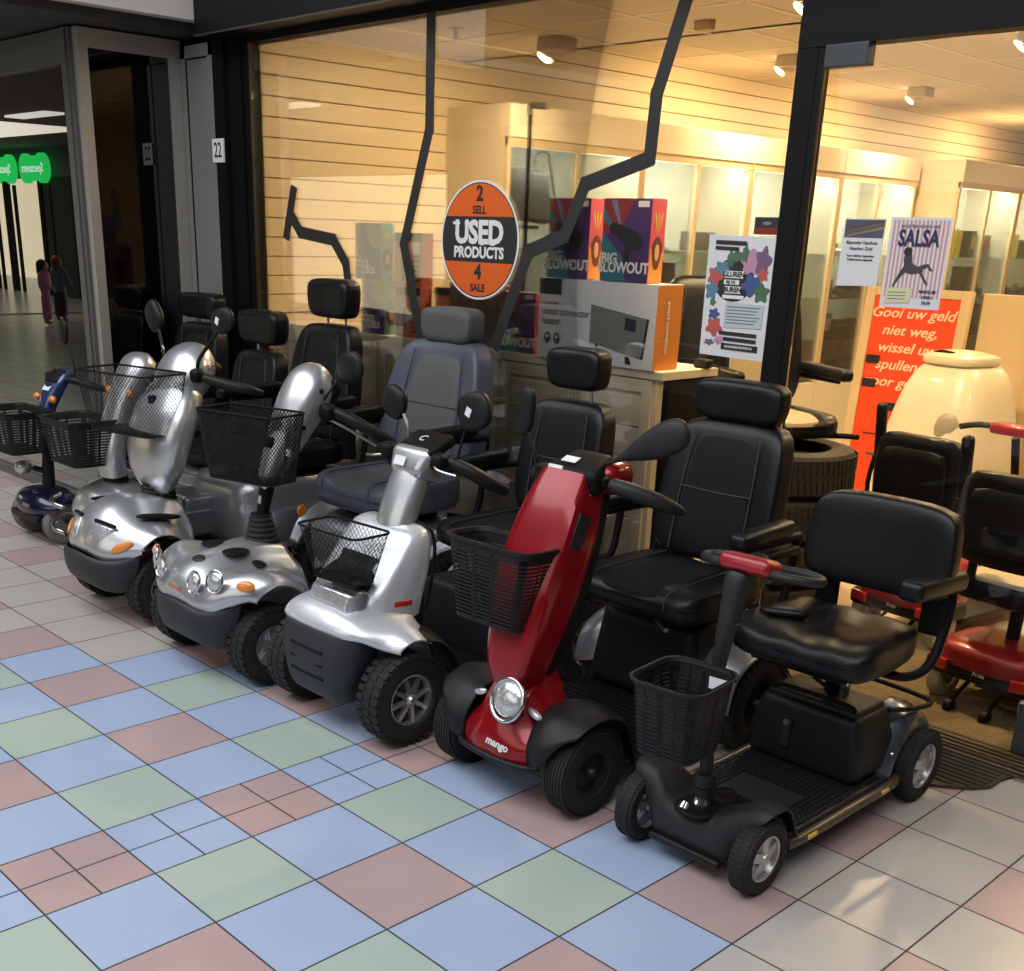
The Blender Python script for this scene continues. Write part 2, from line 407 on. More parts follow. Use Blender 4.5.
names = ['above the window display near the slatted wall','above the middle of the glass cabinets','above the far glass cabinets','at the deep end of the cabinets','above the window behind the pillar','over the aisle past the door','over the shop aisle','over the deep aisle','over the far end of the aisle','above the doormat']
for i, (x,y,z) in enumerate(LAMPS):
    t = downlight(x,y,z,i); t['label'] = 'square cream swivel spotlight in the ceiling '+names[i]
rnd = thing('round_light', 'flat round ceiling lamp beyond the door glass', 'light', (-.95,6.1,2.76))
MB().cyl((0,0,-.03),(0,0,0),.14,.15,32).build('diffuser', emis('round lamp', (1,.8,.6), 5), rnd)
spk = thing('ceiling_sprinkler', 'small metal sprinkler head under the lower ceiling by the tape strip', 'sprinkler', (-2.55,2.75,2.553))
MB().cyl((0,0,-.008),(0,0,0),.035,.035,20).cyl((0,0,-.045),(0,0,-.008),.010,.008,10).cyl((0,0,-.05),(0,0,-.046),.018,.018,12).build('body', 'steel', spk)
sm = thing('ceiling_sensor', 'small brown box sensor on the ceiling beside the tape', 'sensor', (-1.45,3.3,2.553))
MB().rbox((0,0,-.02),(.09,.05,.04),.006,2).build('body', 'cardboard', sm)

# ------------------------------------------------------------ opposite side of the mall (seen reflected in the neighbour's glass)
OY = -7.0
struct('wall_opposite', MB().box((-34,OY-.3,2.45),(-12,OY,4.0)).box((-34,OY-.3,0),(-31,OY,2.45)), mat('far facade', (.10,.095,.09), .7))
struct('wall_across', MB().box((-12,OY-.3,0),(14,OY,5.2)), mat('facade across', (.07,.068,.066), .7))
struct('wall_mall_end', MB().box((9,OY,0),(9.2,2.1,5.2)), mat('mall end wall', (.08,.08,.08), .7))
struct('wall_far_shop', MB().box((-34,OY-3,0),(-12,OY-2.9,3)), emis('far shop interior', (.9,.78,.52), 1.3))
struct('ceiling_mall', MB().box((-40,OY,3.05),(-6.5,1.3,3.15)), mat('mall ceiling', (.16,.15,.14), .8))
cl = MB()
for k in range(5): cl.box((-30+k*4.5,-3.6,3.02),(-28.6+k*4.5,-3.3,3.05))
struct('ceiling_lights', cl, emis('mall strip lamp', (1,.95,.85), 1.2))
for k, x in enumerate((-29.2,-27.0,-25.9,-24.0,-22.4,-20.0,-17.5)):
    struct('trim_%d' % (20+k), MB().box((x,OY-.1,0),(x+.16,OY+.02,2.45)).box((x+.5,OY-.06,0),(x+.58,OY,2.3)), 'frame_black')
struct('wall_dark_bay', MB().box((-24.0,OY-.12,0),(-19,OY-.02,2.45)), 'dark_wall')
M['green_sign'] = emis('green lit sign', (.02,.55,.10), 1.6)
M['green_text'] = emis('white lit letters', (.75,1,.8), 1.4)
for k, xx in enumerate((-25.45,-23.75)):
    sg = thing('shop_sign', ('green double oval light box sign over the lit doorway across the mall','green double oval light box sign over the dark bay across the mall')[k], 'sign', (xx,OY+.15,2.62))
    MB().cyl((.40,-.05,0),(.40,.05,0),.30,.30,32).cyl((-.40,-.05,0),(-.40,.05,0),.30,.30,32).rbox((0,0,0),(1.0,.1,.5),.04,2).build('light_box', 'green_sign', sg)
    text('lettering', 'Specsavers', .25, (0,.056,0), 'green_text', sg, rot=(PI/2,0,PI), sx=1.0, bold=.004)
# ------------------------------------------------------------ scooter parts (x across, y back into the shop, z up; y0 = axle line)
def wheel(root, x, y, r, w, y0, tread='block', rim='spoke', rimm='rim_silver', tyre='rubber', face=.62, nsp=8, dark='rim_dark', hub='rim_silver'):
    hw = w/2; rr = face*r
    b = MB(y0)
    prof = [(-hw*.75, rr),(-hw*.95, rr+.12*(r-rr)),(-hw*1.02, rr+.45*(r-rr)),(-hw*.92, rr+.8*(r-rr)),(-hw*.6, r*.985),(0, r),(hw*.6, r*.985),(hw*.92, rr+.8*(r-rr)),(hw*1.02, rr+.45*(r-rr)),(hw*.95, rr+.12*(r-rr)),(hw*.75, rr)]
    b.lathe(prof, x, y, r, 48)
    if tread == 'block':
        n = 32
        for k in range(n):
            for s_, off in ((-1,0),(0,.5),(1,0)):
                a = 2*PI*(k+off)/n; c = Vector((x+s_*hw*.72, y+math.cos(a)*(r-.001), r+math.sin(a)*(r-.001)))
                if s_: c.y = y+math.cos(a)*(r*.965); c.z = r+math.sin(a)*(r*.965)
                R = Matrix.Rotation(a, 3, 'X')
                h = (hw*.28, r*.042 if s_ else r*.022, r*.066)
                for q in range(1):
                    vs_ = [b.v(c + R @ Vector((sx*h[0], sy*h[1], sz*h[2]))) for sx in (-1,1) for sy in (-1,1) for sz in (-1,1)]
                    for f4 in ((0,1,3,2),(4,6,7,5),(0,4,5,1),(2,3,7,6),(0,2,6,4),(1,5,7,3)): b.f([vs_[i] for i in f4])
    elif tread == 'rib':
        for q in range(-3,4):
            xx = x+q*hw*.26; rad = r*(1.004-.006*abs(q))
            b.lathe([(-hw*.08, rad-.004),(-hw*.07, rad+.0025),(hw*.07, rad+.0025),(hw*.08, rad-.004)], xx, y, r, 48)
        for q, fr_ in enumerate((.55,.68,.8)):
            b.lathe([(hw*1.0, rr+fr_*(r-rr)-.002),(hw*1.03, rr+fr_*(r-rr)),(hw*1.0, rr+fr_*(r-rr)+.002)], x, y, r, 48)
    elif tread == 'fine':
        n = 44
        for k in range(n):
            a = 2*PI*k/n
            for s_ in (-.5,.5):
                c = Vector((x+s_*hw*.8, y+math.cos(a)*r*.995, r+math.sin(a)*r*.995)); R = Matrix.Rotation(a, 3, 'X')
                vs_ = [b.v(c + R @ Vector((sx*hw*.3, sy*r*.014, sz*r*.045))) for sx in (-1,1) for sy in (-1,1) for sz in (-1,1)]
                for f4 in ((0,1,3,2),(4,6,7,5),(0,4,5,1),(2,3,7,6),(0,2,6,4),(1,5,7,3)): b.f([vs_[i] for i in f4])
    t = b.build('wheel', tyre, root)
    # rim: dished disc with spokes standing on it, on both faces
    dk = MB(y0); dk.lathe([(-hw*.35,.001),(-hw*.35,rr*.98),(hw*.35,rr*.98),(hw*.35,.001)], x, y, r, 40)
    dk.build('rim_dish', dark if rim == 'spoke' else rimm, t)
    for s_ in (-1,1):
        rb = MB(y0)
        rb.lathe([(s_*hw*.30, rr*.90),(s_*hw*.78, rr*.93),(s_*hw*.82, rr*1.0),(s_*hw*.6, rr*1.01)], x, y, r, 40)
        if rim == 'spoke':
            for k in range(nsp):
                a = 2*PI*k/nsp+.2; R = Matrix.Rotation(a, 3, 'X')
                w0, w1 = rr*.10, rr*.065
                P = []
                for (yy, ww, xx) in ((rr*.12, w0, s_*hw*.78),(rr*.93, w1, s_*hw*.62)):
                    for sgn in (-1,1):
                        for dx in (0, -s_*hw*.3): P.append(Vector((x+xx+dx, y, r)) + R @ Vector((0, yy, sgn*ww)))
                vs_ = [b2 for b2 in map(rb.v, P)]
                for f4 in ((0,1,3,2),(4,5,7,6),(0,4,6,2),(1,5,7,3),(0,1,5,4),(2,3,7,6)): rb.f([vs_[i] for i in f4])
        elif rim == 'five':
            for k in range(5):
                a = 2*PI*k/5+.3; R = Matrix.Rotation(a, 3, 'X')
                P = []
                for (yy, ww, xx) in ((rr*.15, rr*.2, s_*hw*.75),(rr*.92, rr*.2, s_*hw*.55)):
                    for sgn in (-1,1):
                        for dx in (0, -s_*hw*.3): P.append(Vector((x+xx+dx, y, r)) + R @ Vector((0, yy, sgn*ww)))
                vs_ = [rb.v(p_) for p_ in P]
                for f4 in ((0,1,3,2),(4,5,7,6),(0,4,6,2),(1,5,7,3),(0,1,5,4),(2,3,7,6)): rb.f([vs_[i] for i in f4])
        rb.build('rim', rimm, t)
        MB(y0).lathe([(s_*hw*.35, rr*.24),(s_*hw*.8, rr*.22),(s_*hw*.98, rr*.14),(s_*hw*1.0,.0005)], x, y, r, 20).build('hub_cap', hub, t)
    return t

def seat(root, cx, y0, yf, yb, zt, w, bh, bw, head=None, style='leather', arms=(), post=True, lean=.10, thick=.10, m='vinyl', m2=None, armz=.2, taper=.12, bt=.10, armlen=.34, bz=None, padm='vinyl', seam='seam', wing=.03):
    """cushion from yf to yb with its top at zt; backrest bh tall"""
    m2 = m2 or m; d = yb-yf; ch = thick
    def cf(p):
        x, y, z = p
        k = max(0, 1-abs(x)/(w*.5))
        z2 = z - (.014*k if z > 0 else 0)
        if y < -d*.35: z2 -= .018*(abs(y)-d*.35)/(d*.15)*(1 if z > 0 else -.3)
        return (x*(1-.06*max(0, y/d)), y, z2)
    cush = MB(y0).ell((cx,(yf+yb)/2,zt-ch/2), (w/2, d/2, ch/2), .34, .30, 48, 20, cf).build('cushion', m, root)
    # raised centre panel and seams on the cushion
    MB(y0).ell((cx,(yf+yb)/2-.012,zt-ch/2+.003), (w*.30, d*.47, ch/2), .34, .35, 40, 14, cf).build('centre_panel', m2, cush)
    for s_ in (-1,1):
        MB(y0).tube([(cx+s_*w*.305, yf+.006, zt-ch*.62),(cx+s_*w*.305, yf+.002, zt-ch*.45),(cx+s_*w*.305, yf+.03, zt-.012),(cx+s_*w*.30,(yf+yb)/2, zt-.004),(cx+s_*w*.29, yb-.05, zt-.003)], .0022, 6).build('piping', seam, cush)
    zb = (zt-.02) if bz is None else bz
    def bf(p):
        x, y, z = p; t = (z+bh/2)/bh
        s_ = 1-taper*max(0,(t-.35)/.65)**1.6 - .06*max(0,(.25-t)/.25)
        y2 = y - (wing*(abs(x)/(bw/2))**3 if y < 0 else wing*.5*(abs(x)/(bw/2))**3) - .012*math.sin(PI*min(1,max(0,t)))*(1 if y<0 else 0)
        return (x*s_, y2 + lean*(z+bh/2), z)
    bc = (cx, yb-.01+bt*.2, zb+bh/2)
    back = MB(y0).ell(bc, (bw/2, bt/2, bh/2), .26, .42, 52, 26, bf).build('backrest', m, root)
    if style != 'plain':
        def pf(p):
            q = bf((p[0], p[1], p[2]-.01)); return (q[0], q[1]-.006, q[2])
        MB(y0).ell(bc, (bw*.30, bt*.5, bh*.43), .2, .3, 36, 18, pf).build('back_panel', m2, back)
        fy = lambda z, x: yb-.01+bt*.2-bt/2+lean*(z-zb)-.02-wing*(abs(x)/(bw/2))**3
        for s_ in (-1,1):
            pts = []
            for t in (.06,.25,.5,.75,.93):
                zz = zb+bh*t; sc = 1-taper*max(0,(t-.35)/.65)**1.6
                pts.append((cx+s_*bw*.305*sc, fy(zz,bw*.3)+.004, zz))
            MB(y0).tube(pts, .0022, 6).build('piping', seam, back)
        zz = zb+bh*.52
        MB(y0).tube([(cx-bw*.3, fy(zz,bw*.3)+.004, zz),(cx, fy(zz,0)+.001, zz-.004),(cx+bw*.3, fy(zz,bw*.3)+.004, zz)], .002, 6).build('piping', seam, back)
    if head:
        hz, hw_, hh, ht = head   # centre height, width, height, thickness
        hy = yb+bt*.2+lean*(hz-zb)-.02
        hd = MB(y0).ell((cx,hy,hz), (hw_/2, ht/2, hh/2), .38, .42, 40, 20, lambda p: (p[0]*(1-.10*max(0,-p[2]/(hh/2))), p[1]-.02*(abs(p[0])/(hw_/2))**2, p[2])).build('headrest', m2 if style == 'grey' else m, root)
        for s_ in (-1,1): MB(y0).cyl((cx+s_*hw_*.22, hy, zb+bh-.05),(cx+s_*hw_*.22, hy, hz), .006, n=10).build('headrest_post', 'chrome', hd)
    for s_ in arms:
        ax = cx+s_*(w/2+.045); az = zt+armz
        pad = MB(y0).rbox((ax, yb-.02-armlen/2, az), (.062, armlen, .05), .018, 4, fn=lambda p: (p[0], p[1], p[2]-.01*max(0,-p[1]/(armlen/2)))).build('armrest', padm, root)
        fr_ = MB(y0)
        fr_.tube([(ax, yb-.02-armlen*.8, az-.035),(ax, yb+.02, az-.04),(ax-s_*.012, yb+.06, az-.06),(ax-s_*.02, yb+.055, zt-.02),(ax-s_*.03, yb+.02, zt-ch-.02),(ax-s_*.12, yb-.05, zt-ch-.03)], .014, 10, 5)
        fr_.build('armrest_bracket', 'frame_black', pad)
    if post:
        MB(y0).rbox((cx,(yf+yb)/2+.02,zt-ch-.02), (w*.55, d*.6, .03), .008, 2).cyl((cx,(yf+yb)/2+.04,zt-ch-.02),(cx,(yf+yb)/2+.04,.30), .026, n=16).build('seat_post', 'frame_black', root)
    return cush, back

def rrect(w, d, r, n=6):
    P = []
    for (cx, cy, a0) in ((w/2-r, d/2-r, 0),(-w/2+r, d/2-r, PI/2),(-w/2+r,-d/2+r, PI),(w/2-r,-d/2+r, 1.5*PI)):
        for k in range(n+1):
            a = a0+PI/2*k/n; P.append((cx+r*math.cos(a), cy+r*math.sin(a)))
    return P

def basket_ribbed(root, c, top, bot, h, y0, rz=0., rail=.0135, n=12, m='basket_plastic', solid=False, tilt=0.):
    """plastic basket: stacked horizontal rails with slots between, uprights and a lipped rim"""
    R = Matrix.Rotation(rz, 3, 'Z') @ Matrix.Rotation(tilt, 3, 'X')
    def ring(t, off=0.):   # t 0 bottom 1 top
        w, d = [bot[i]+(top[i]-bot[i])*t+2*off for i in (0,1)]
        return [Vector(c)+R@Vector((px, py, -h+h*t)) for px, py in rrect(w, d, .032+.02*t)]
    b = MB(y0); th = .0035
    def band(t0, t1, o0=0., o1=0., th=th):
        b.grid([ring(t0,o0), ring(t1,o1), ring(t1,o1-th), ring(t0,o0-th), ring(t0,o0)], cv=True)
    band(0,.06); band(.86,1.0); band(.955,1.0,.006,.008,.012)
    m_ = n; t0, t1 = .06,.86; step = (t1-t0)/m_
    fr_ = .72 if solid else .52
    for k in range(m_):
        a = t0+step*(k+(1-fr_)); band(a, a+step*fr_)
    N = len(ring(0)); A0, A1 = ring(.03), ring(.9); B0, B1 = ring(.03,-th), ring(.9,-th)
    # uprights: solid corners and mid-side posts
    per = N//4
    idx = []
    for q in range(4):
        s0 = q*per; idx += [s0+per//2-1, s0+per//2]
    for q in idx:
        j = (q+1)%N; b.poly([A0[q],A0[j],A1[j],A1[q]]); b.poly([B0[q],B1[q],B1[j],B0[j]])
    for q in range(4):   # mid sides between corner arcs
        i0 = q*per+per-1 if per*4 == N else q*per+6; j = (i0+1)%N
        for f0, f1 in ((.02,.10),(.42,.58),(.90,.98)) if solid else ((.30,.36),(.64,.70)):
            L = lambda P, t: P[i0].lerp(P[j], t)
            b.poly([L(A0,f0),L(A0,f1),L(A1,f1),L(A1,f0)]); b.poly([L(B0,f0),L(B1,f0),L(B1,f1),L(B0,f1)])
    bt_ = ring(.02); b.poly(bt_); b.poly([v+R@Vector((0,0,.003)) for v in bt_][::-1])
    return b.build('basket', m, root)

def basket_mesh(root, c, top, bot, h, y0, rz=0., cell=.011, wire=.0022, m='basket_plastic', tilt=0.):
    R = Matrix.Rotation(rz, 3, 'Z') @ Matrix.Rotation(tilt, 3, 'X')
    P0 = [Vector((px,py,-h)) for px, py in rrect(bot[0],bot[1],.02,3)]; P1 = [Vector((px,py,0)) for px, py in rrect(top[0],top[1],.03,3)]
    def at(s_, t):
        N = len(P0); s_ = (s_ % 1)*N; i = int(s_) % N; f = s_-int(s_)
        return Vector(c)+R@(P0[i].lerp(P0[(i+1)%N], f).lerp(P1[i].lerp(P1[(i+1)%N], f), t))
    # resample evenly by arc length of the rim
    N = len(P1); L = [0.]
    for i in range(N): L.append(L[-1]+(P1[(i+1)%N]-P1[i]).length)
    tot = L[-1]; nu = int(tot/cell/2)*2; nv = max(4, int(h/cell))
    def par(u):
        d = u*tot
        for i in range(N):
            if d <= L[i+1]+1e-9: return (i+(d-L[i])/max(1e-9, L[i+1]-L[i]))/N
        return 0
    ps = [par(i/nu) for i in range(nu)]
    b = MB(y0); V = {}
    def vt(i, j):
        k = (i % nu, j)
        if k not in V: V[k] = b.v(at(ps[i % nu], j/nv))
        return V[k]
    for j in range(0, nv-1):
        for i in range(nu):
            if (i+j) % 2 == 0: b.f([vt(i,j), vt(i+1,j+1), vt(i,j+2) if j+2 <= nv else vt(i,j+1), vt(i-1,j+1)])
    bk = b.build('basket', m, root, smooth=False, recalc=False)
    md = bk.modifiers.new('wires', 'WIREFRAME'); md.thickness = wire; md.use_replace = True; md.use_even_offset = False
    r = MB(y0)
    rim = [Vector(c)+R@(p) for p in P1]; low = [Vector(c)+R@(p) for p in P0]
    r.tube(rim, .0045, 8, 1, closed=True); r.build('rim_wire', m, bk)
    MB(y0).tube(low, .003, 6, 1, closed=True).build('bottom_wire', m, bk)
    f = MB(y0); f.poly([p+R@Vector((0,0,.001)) for p in low]); f.build('basket_floor', m, bk, thick=.002)
    return bk

def mirror(root, y0, base, head, size, yawz=0., style='round', pts=None, sticker=False, armr=.005):
    """rear-view mirror: rod from base to housing; camera sees the housing's front shell"""
    b = MB(y0)
    if style == 'drop':   # large teardrop housing tapering into its arm
        d = Vector(head)-Vector(base)
        mid = Vector(base)+d*.42
        q = [(Vector(base), .005,.005),(Vector(base)+d*.2,.006,.006),(Vector(base)+d*.34,.014,.012),(Vector(base)+d*.50,.028,.018),(Vector(base)+d*.70,.043,.024),(Vector(base)+d*.88,.048,.026),(Vector(head)+d*.02,.043,.022),(Vector(head)+d*.10,.026,.014),(Vector(head)+d*.125,.004,.004)]
        k = cr([tuple(a[0])+(a[1],a[2]) for a in q], 4); rings = []
        dn = d.normalized(); up = Vector((0,0,1)); up = (up-dn*up.dot(dn)).normalized(); w = dn.cross(up)
        for a in k: rings.append([b.v(Vector(a[:3])+up*a[3]*math.cos(2*PI*j/16)+w*a[4]*math.sin(2*PI*j/16)) for j in range(16)])
        for i in range(len(rings)-1):
            for j in range(16): b.f([rings[i][j], rings[i][(j+1)%16], rings[i+1][(j+1)%16], rings[i+1][j]])
        b.f(rings[0][::-1]); b.f(rings[-1])
        o = b.build('mirror', 'grey_plastic', root)
    else:
        o = MB(y0).ell(head, (size[0]/2, size[1]/2, size[2]/2), .75, .85, 28, 16, rot=RZ(yawz)@RY(size[3] if len(size) > 3 else 0)).build('mirror', 'black_plastic', root)
        MB(y0).tube(pts or [base, tuple((Vector(base)+Vector(head))/2), head], armr, 8).build('mirror_stem', 'black_plastic' if style != 'steel' else 'steel', o)
    if sticker:
        MB(y0).box((head[0]-.012, head[1]-size[1]/2-.004, head[2]-.014),(head[0]+.012, head[1]-size[1]/2-.001, head[2]+.014), rot=RY(.4), piv=head).build('price_sticker', 'white_sticker', o, False)
    return o

def lever(root, y0, pts, r=.004, m='frame_black'):
    return MB(y0).tube(pts, r, 8).build('brake_lever', m, root)
def label_plate(parent, y0, c, s, rot, m='white_sticker', name='price_label'):
    o = MB(y0).box((c[0]-s[0]/2, c[1]-.0008, c[2]-s[1]/2),(c[0]+s[0]/2, c[1]+.0008, c[2]+s[1]/2), rot=rot, piv=c).build(name, m, parent, False)
    return o
# ============================================================ the scooters
# ---------- small black travel scooter with the low seat
def travel():
    y0 = .85
    r = thing('mobility_scooter', 'small black travel scooter with grey basket, low armless-looking seat and red handlebar hub', 'mobility scooter', (.604,y0,0), 0, 'mobility scooters parked outside the shop')
    r['label'] = 'small all-black travel scooter with a red handlebar hub and silver five-spoke wheels'
    for x in (-.19,.19): wheel(r, x, .85, .104, .062, y0, 'fine', 'five')
    for x in (-.215,.205): wheel(r, x, 1.69, .116, .066, y0, 'fine', 'five')
    # front shroud: two humps over the wheels, dipped nose
    cols = [[(0,.80,.065),(0,.788,.11),(0,.80,.15),(0,.84,.17),(0,.93,.165),(0,1.02,.125)],
            [(.06,.80,.065),(.06,.785,.11),(.06,.798,.158),(.06,.84,.182),(.06,.93,.175),(.06,1.02,.13)],
            [(.11,.80,.07),(.108,.787,.12),(.11,.80,.185),(.11,.84,.215),(.112,.93,.205),(.115,1.02,.14)],
            [(.135,.81,.10),(.137,.80,.15),(.142,.812,.205),(.148,.85,.236),(.15,.93,.226),(.155,1.02,.14)],
            [(.175,.815,.185),(.18,.815,.203),(.188,.828,.226),(.192,.86,.243),(.195,.93,.232),(.195,1.0,.13)],
            [(.205,.822,.208),(.212,.826,.216),(.220,.84,.229),(.224,.868,.238),(.225,.93,.222),(.222,.99,.12)]]
    sh = MB(y0).net(cols).build('front_shroud', 'grey_plastic', r, thick=.006)
    # twin pods flanking the steering column
    MB(y0).ell((0,.85,.172),(.065,.075,.014),.8,.8).build('column_recess','frame_black',sh)
    MB(y0).cyl((0,.85,.17),(0,.853,.20),.028,.022,20).cyl((-.02,.80,.175),(-.02,.81,.19),.018,.014,16).build('universal_joint','chrome',r)
    MB(y0).rbox((0,.79,.062),(.235,.022,.022),.008,3).build('bumper_bar','black_plastic',r)
    # grille with a diamond lattice behind the column
    b = MB(y0)
    for k in range(7):
        b.cyl((-.05+.017*k,.90,.176),(-.05+.017*k+.03,.985,.168),.0025,n=6).cyl((-.05+.017*k,.985,.168),(-.05+.017*k+.03-.05,.90,.176),.0025,n=6)
    b.build('column_grille','frame_black',r)
    # footboard, ribbed mat, side tubes with yellow reflectors
    fb_ = MB(y0).rbox((0,1.25,.105),(.40,.56,.035),.012,3).build('footboard','grey_plastic',r)
    t = MB(y0)
    for i in range(22):
        for j in range(26):
            if -.10 < -.18+.0171*i < .10 and 1.06 < 1.0+.0192*j < 1.2: continue
            x, y = -.18+.0171*i, 1.0+.0192*j
            t.box((x,y,.1225),(x+.011,y+.013,.1255))
    t.build('tread_pattern','black_plastic',fb_,False)
    MB(y0).tube([(-.1,1.0,.135),(-.04,1.06,.14),(.0,1.0,.14)],.004,8).build('cable','frame_black',r)
    for s_ in (-1,1):
        tb = MB(y0).tube([(s_*.20,.97,.095),(s_*.212,1.05,.10),(s_*.212,1.3,.10),(s_*.212,1.52,.10),(s_*.19,1.6,.10)],.0155,12).build('side_rail','bronze',r)
        for yy in (1.06,1.46): MB(y0).rbox((s_*.226,yy,.103),(.006,.045,.014),.002,1).build('reflector','yellow',tb)
    # battery box
    def bf(p): return (p[0]*(1-.10*(p[2]>0)), p[1]*(1-.12*(p[2]>0)), p[2])
    bx = MB(y0).rbox((-.01,1.47,.225),(.37,.235,.20),.028,5,fn=bf,cuts=1).build('battery_box','black_plastic',r)
    MB(y0).rbox((-.01,1.475,.325),(.30,.17,.035),.014,4).build('box_lid','grey_plastic',bx)
    MB(y0).tube([(-.14,1.40,.335),(-.12,1.395,.355),(.10,1.395,.355),(.12,1.40,.335)],.008,8).build('carry_handle','frame_black',bx)
    MB(y0).rbox((-.06,1.352,.225),(.030,.014,.095),.007,3).build('latch','grey_plastic',bx)
    MB(y0).cyl((-.06,1.343,.262),(-.06,1.352,.262),.009,n=16).build('latch_button','steel',bx)
    text('lettering','Luggie',.028,(.178,1.50-y0,.16),'grey_ink',bx,rot=(PI/2,0,PI/2)) if False else None
    label_plate(bx,y0,(.176,1.47,.19),(.10,.012),RZ(PI/2)@RX(.0),'grey_plastic','side_badge')
    # rear body with wheel arches
    for s_ in (-1,1):
        cols = [[(s_*.095,1.50,.12),(s_*.095,1.53,.225),(s_*.095,1.62,.305),(s_*.095,1.74,.285),(s_*.095,1.84,.15)],
                [(s_*.14,1.50,.10),(s_*.14,1.53,.22),(s_*.14,1.62,.298),(s_*.14,1.74,.28),(s_*.14,1.845,.14)],
                [(s_*.185,1.515,.085),(s_*.185,1.545,.19),(s_*.185,1.63,.275),(s_*.185,1.74,.255),(s_*.185,1.84,.13)],
                [(s_*.20,1.53,.08),(s_*.20,1.56,.17),(s_*.20,1.64,.225),(s_*.20,1.74,.21),(s_*.20,1.83,.12)]]
        fd = MB(y0).net(cols,mirror=False).build('rear_mudguard','gunmetal',r,thick=.005)
        MB(y0).ell((s_*.172,1.548,.185),(.022,.005,.008),1,1,rot=RX(-.5)).build('oval_badge','chrome',fd)
    MB(y0).rbox((0,1.70,.15),(.30,.24,.14),.03,4).build('motor_cover','black_plastic',r)
    MB(y0).tube([(.17,1.52,.33),(.19,1.66,.305),(.17,1.77,.30),(-.1,1.80,.30)],.008,8).build('rear_bar','frame_black',r)
    # seat post and seat
    MB(y0).cyl((.03,1.50,.33),(.03,1.50,.48),.017,n=20).build('seat_tube','chrome',r)
    MB(y0).cyl((-.01,1.50,.30),(-.01,1.50,.40),.022,n=16).cyl((.0,1.50,.34),(-.07,1.49,.37),.007,n=10).build('seat_clamp','frame_black',r)
    MB(y0).ell((-.075,1.49,.372),(.010,.010,.010)).build('seat_knob','yellow',r)
    w, d = .44, .40
    def cf(p):
        x, y, z = p; k = max(0,1-(x/.2)**2)*max(0,1-(y/.19)**2)
        z2 = z-.022*k*(z>0) - .02*max(0,(-y-.12)/.08)*(z>0)
        z2 += .01*(abs(x)/.22)**3*(z>0)
        return (x*(1-.10*max(0,y/.2)), y, z2 + .004*math.sin(x*45+y*20)*(z>0))
    cu = MB(y0).ell((.015,1.375,.545),(w/2,d/2,.058),.42,.32,56,22,cf).build('cushion','vinyl',r)
    MB(y0).ell((-.11,1.34,.602),(.07,.035,.016),.8,.6,rot=RZ(.5)).build('cushion_fold','vinyl',cu)
    MB(y0).rbox((.01,1.38,.485),(.3,.3,.02),.006,2).build('seat_pan','frame_black',cu)
    def bf2(p):
        x, y, z = p
        return (x*(1-.05*max(0,z/.125)), y+.03*(x/.22)**2*-1+.10*z, z)
    bk = MB(y0).ell((.045,1.585,.80),(.228,.038,.135),.36,.40,60,24,bf2).build('backrest','vinyl',r)
    MB(y0).ell((.045,1.615,.80),(.222,.02,.128),.3,.40,48,16,bf2).build('back_shell','black_plastic',bk)
    for s_ in (-1,1): MB(y0).tube([(.045+s_*.16,1.535,.70),(.045+s_*.165,1.545,.80),(.045+s_*.155,1.56,.91)],.0018,6).build('piping','seam',bk)
    for s_ in (-1,1): MB(y0).rbox((.045+s_*.17,1.60,.64),(.075,.02,.16),.009,3).build('back_bracket','frame_black',bk)
    ar = MB(y0).rbox((.245,1.50,.735),(.075,.30,.058),.02,5,rot=RX(-.06)).build('armrest','vinyl',r)
    MB(y0).tube([(.245,1.62,.705),(.25,1.625,.66),(.25,1.60,.56),(.248,1.57,.50),(.235,1.53,.465),(.20,1.48,.455),(.12,1.44,.47)],.014,10).build('arm_tube','frame_black',ar)
    MB(y0).rbox((.24,1.60,.70),(.02,.05,.035),.004,2).build('arm_hinge','red_plain',ar)
    # tiller
    st = MB(y0); st.cyl((0,.872,.15),(0,.855,.235),.03,.024,18).cyl((0,.855,.235),(0,.858,.27),.03,.03,18)
    st.tube([(0,.86,.19),(-.005,.857,.45),(.002,.862,.62),(.01,.875,.70)],[.018,.018,.02,.024],14).build('steering_column','grey_plastic',r)
    st2 = MB(y0).sweep([(.868,.64,.022,.02),(.885,.72,.027,.025),(.905,.79,.034,.035),(.915,.81,.032,.035)],.75).build('column_neck','grey_plastic',r)
    MB(y0).rbox((.01,.935,.840),(.155,.085,.055),.022,5,rot=RX(-.25),fn=lambda p:(p[0],p[1],p[2]*(1-2.2*abs(p[0])))).build('handlebar_hub','red_plain',r)
    MB(y0).ell((.01,.97,.850),(.03,.02,.014)).build('speed_dial','frame_black',r)
    for s_ in (-1,1):
        MB(y0).tube([(.01+s_*.05,.915,.835),(.01+s_*.11,.93,.83),(.01+s_*.16,.965,.825),(.01+s_*.165,1.01,.82),(.01+s_*.12,1.02,.825),(.01+s_*.06,.985,.832),(.01+s_*.03,.96,.835)],.0125,12).build('handlebar','grey_plastic',r)
    bs = basket_ribbed(r, (-.008,.722,.585),(.205,.225),(.16,.175),.205,y0,.10,n=14,m='basket_plastic',solid=True)
    label_plate(bs,y0,(.03,.822,.545),(.055,.032),RZ(.10))
    MB(y0).tube([(0,.858,.40),(0,.83,.42),(0,.81,.43)],.014,8).build('basket_bracket','frame_black',r)
travel()

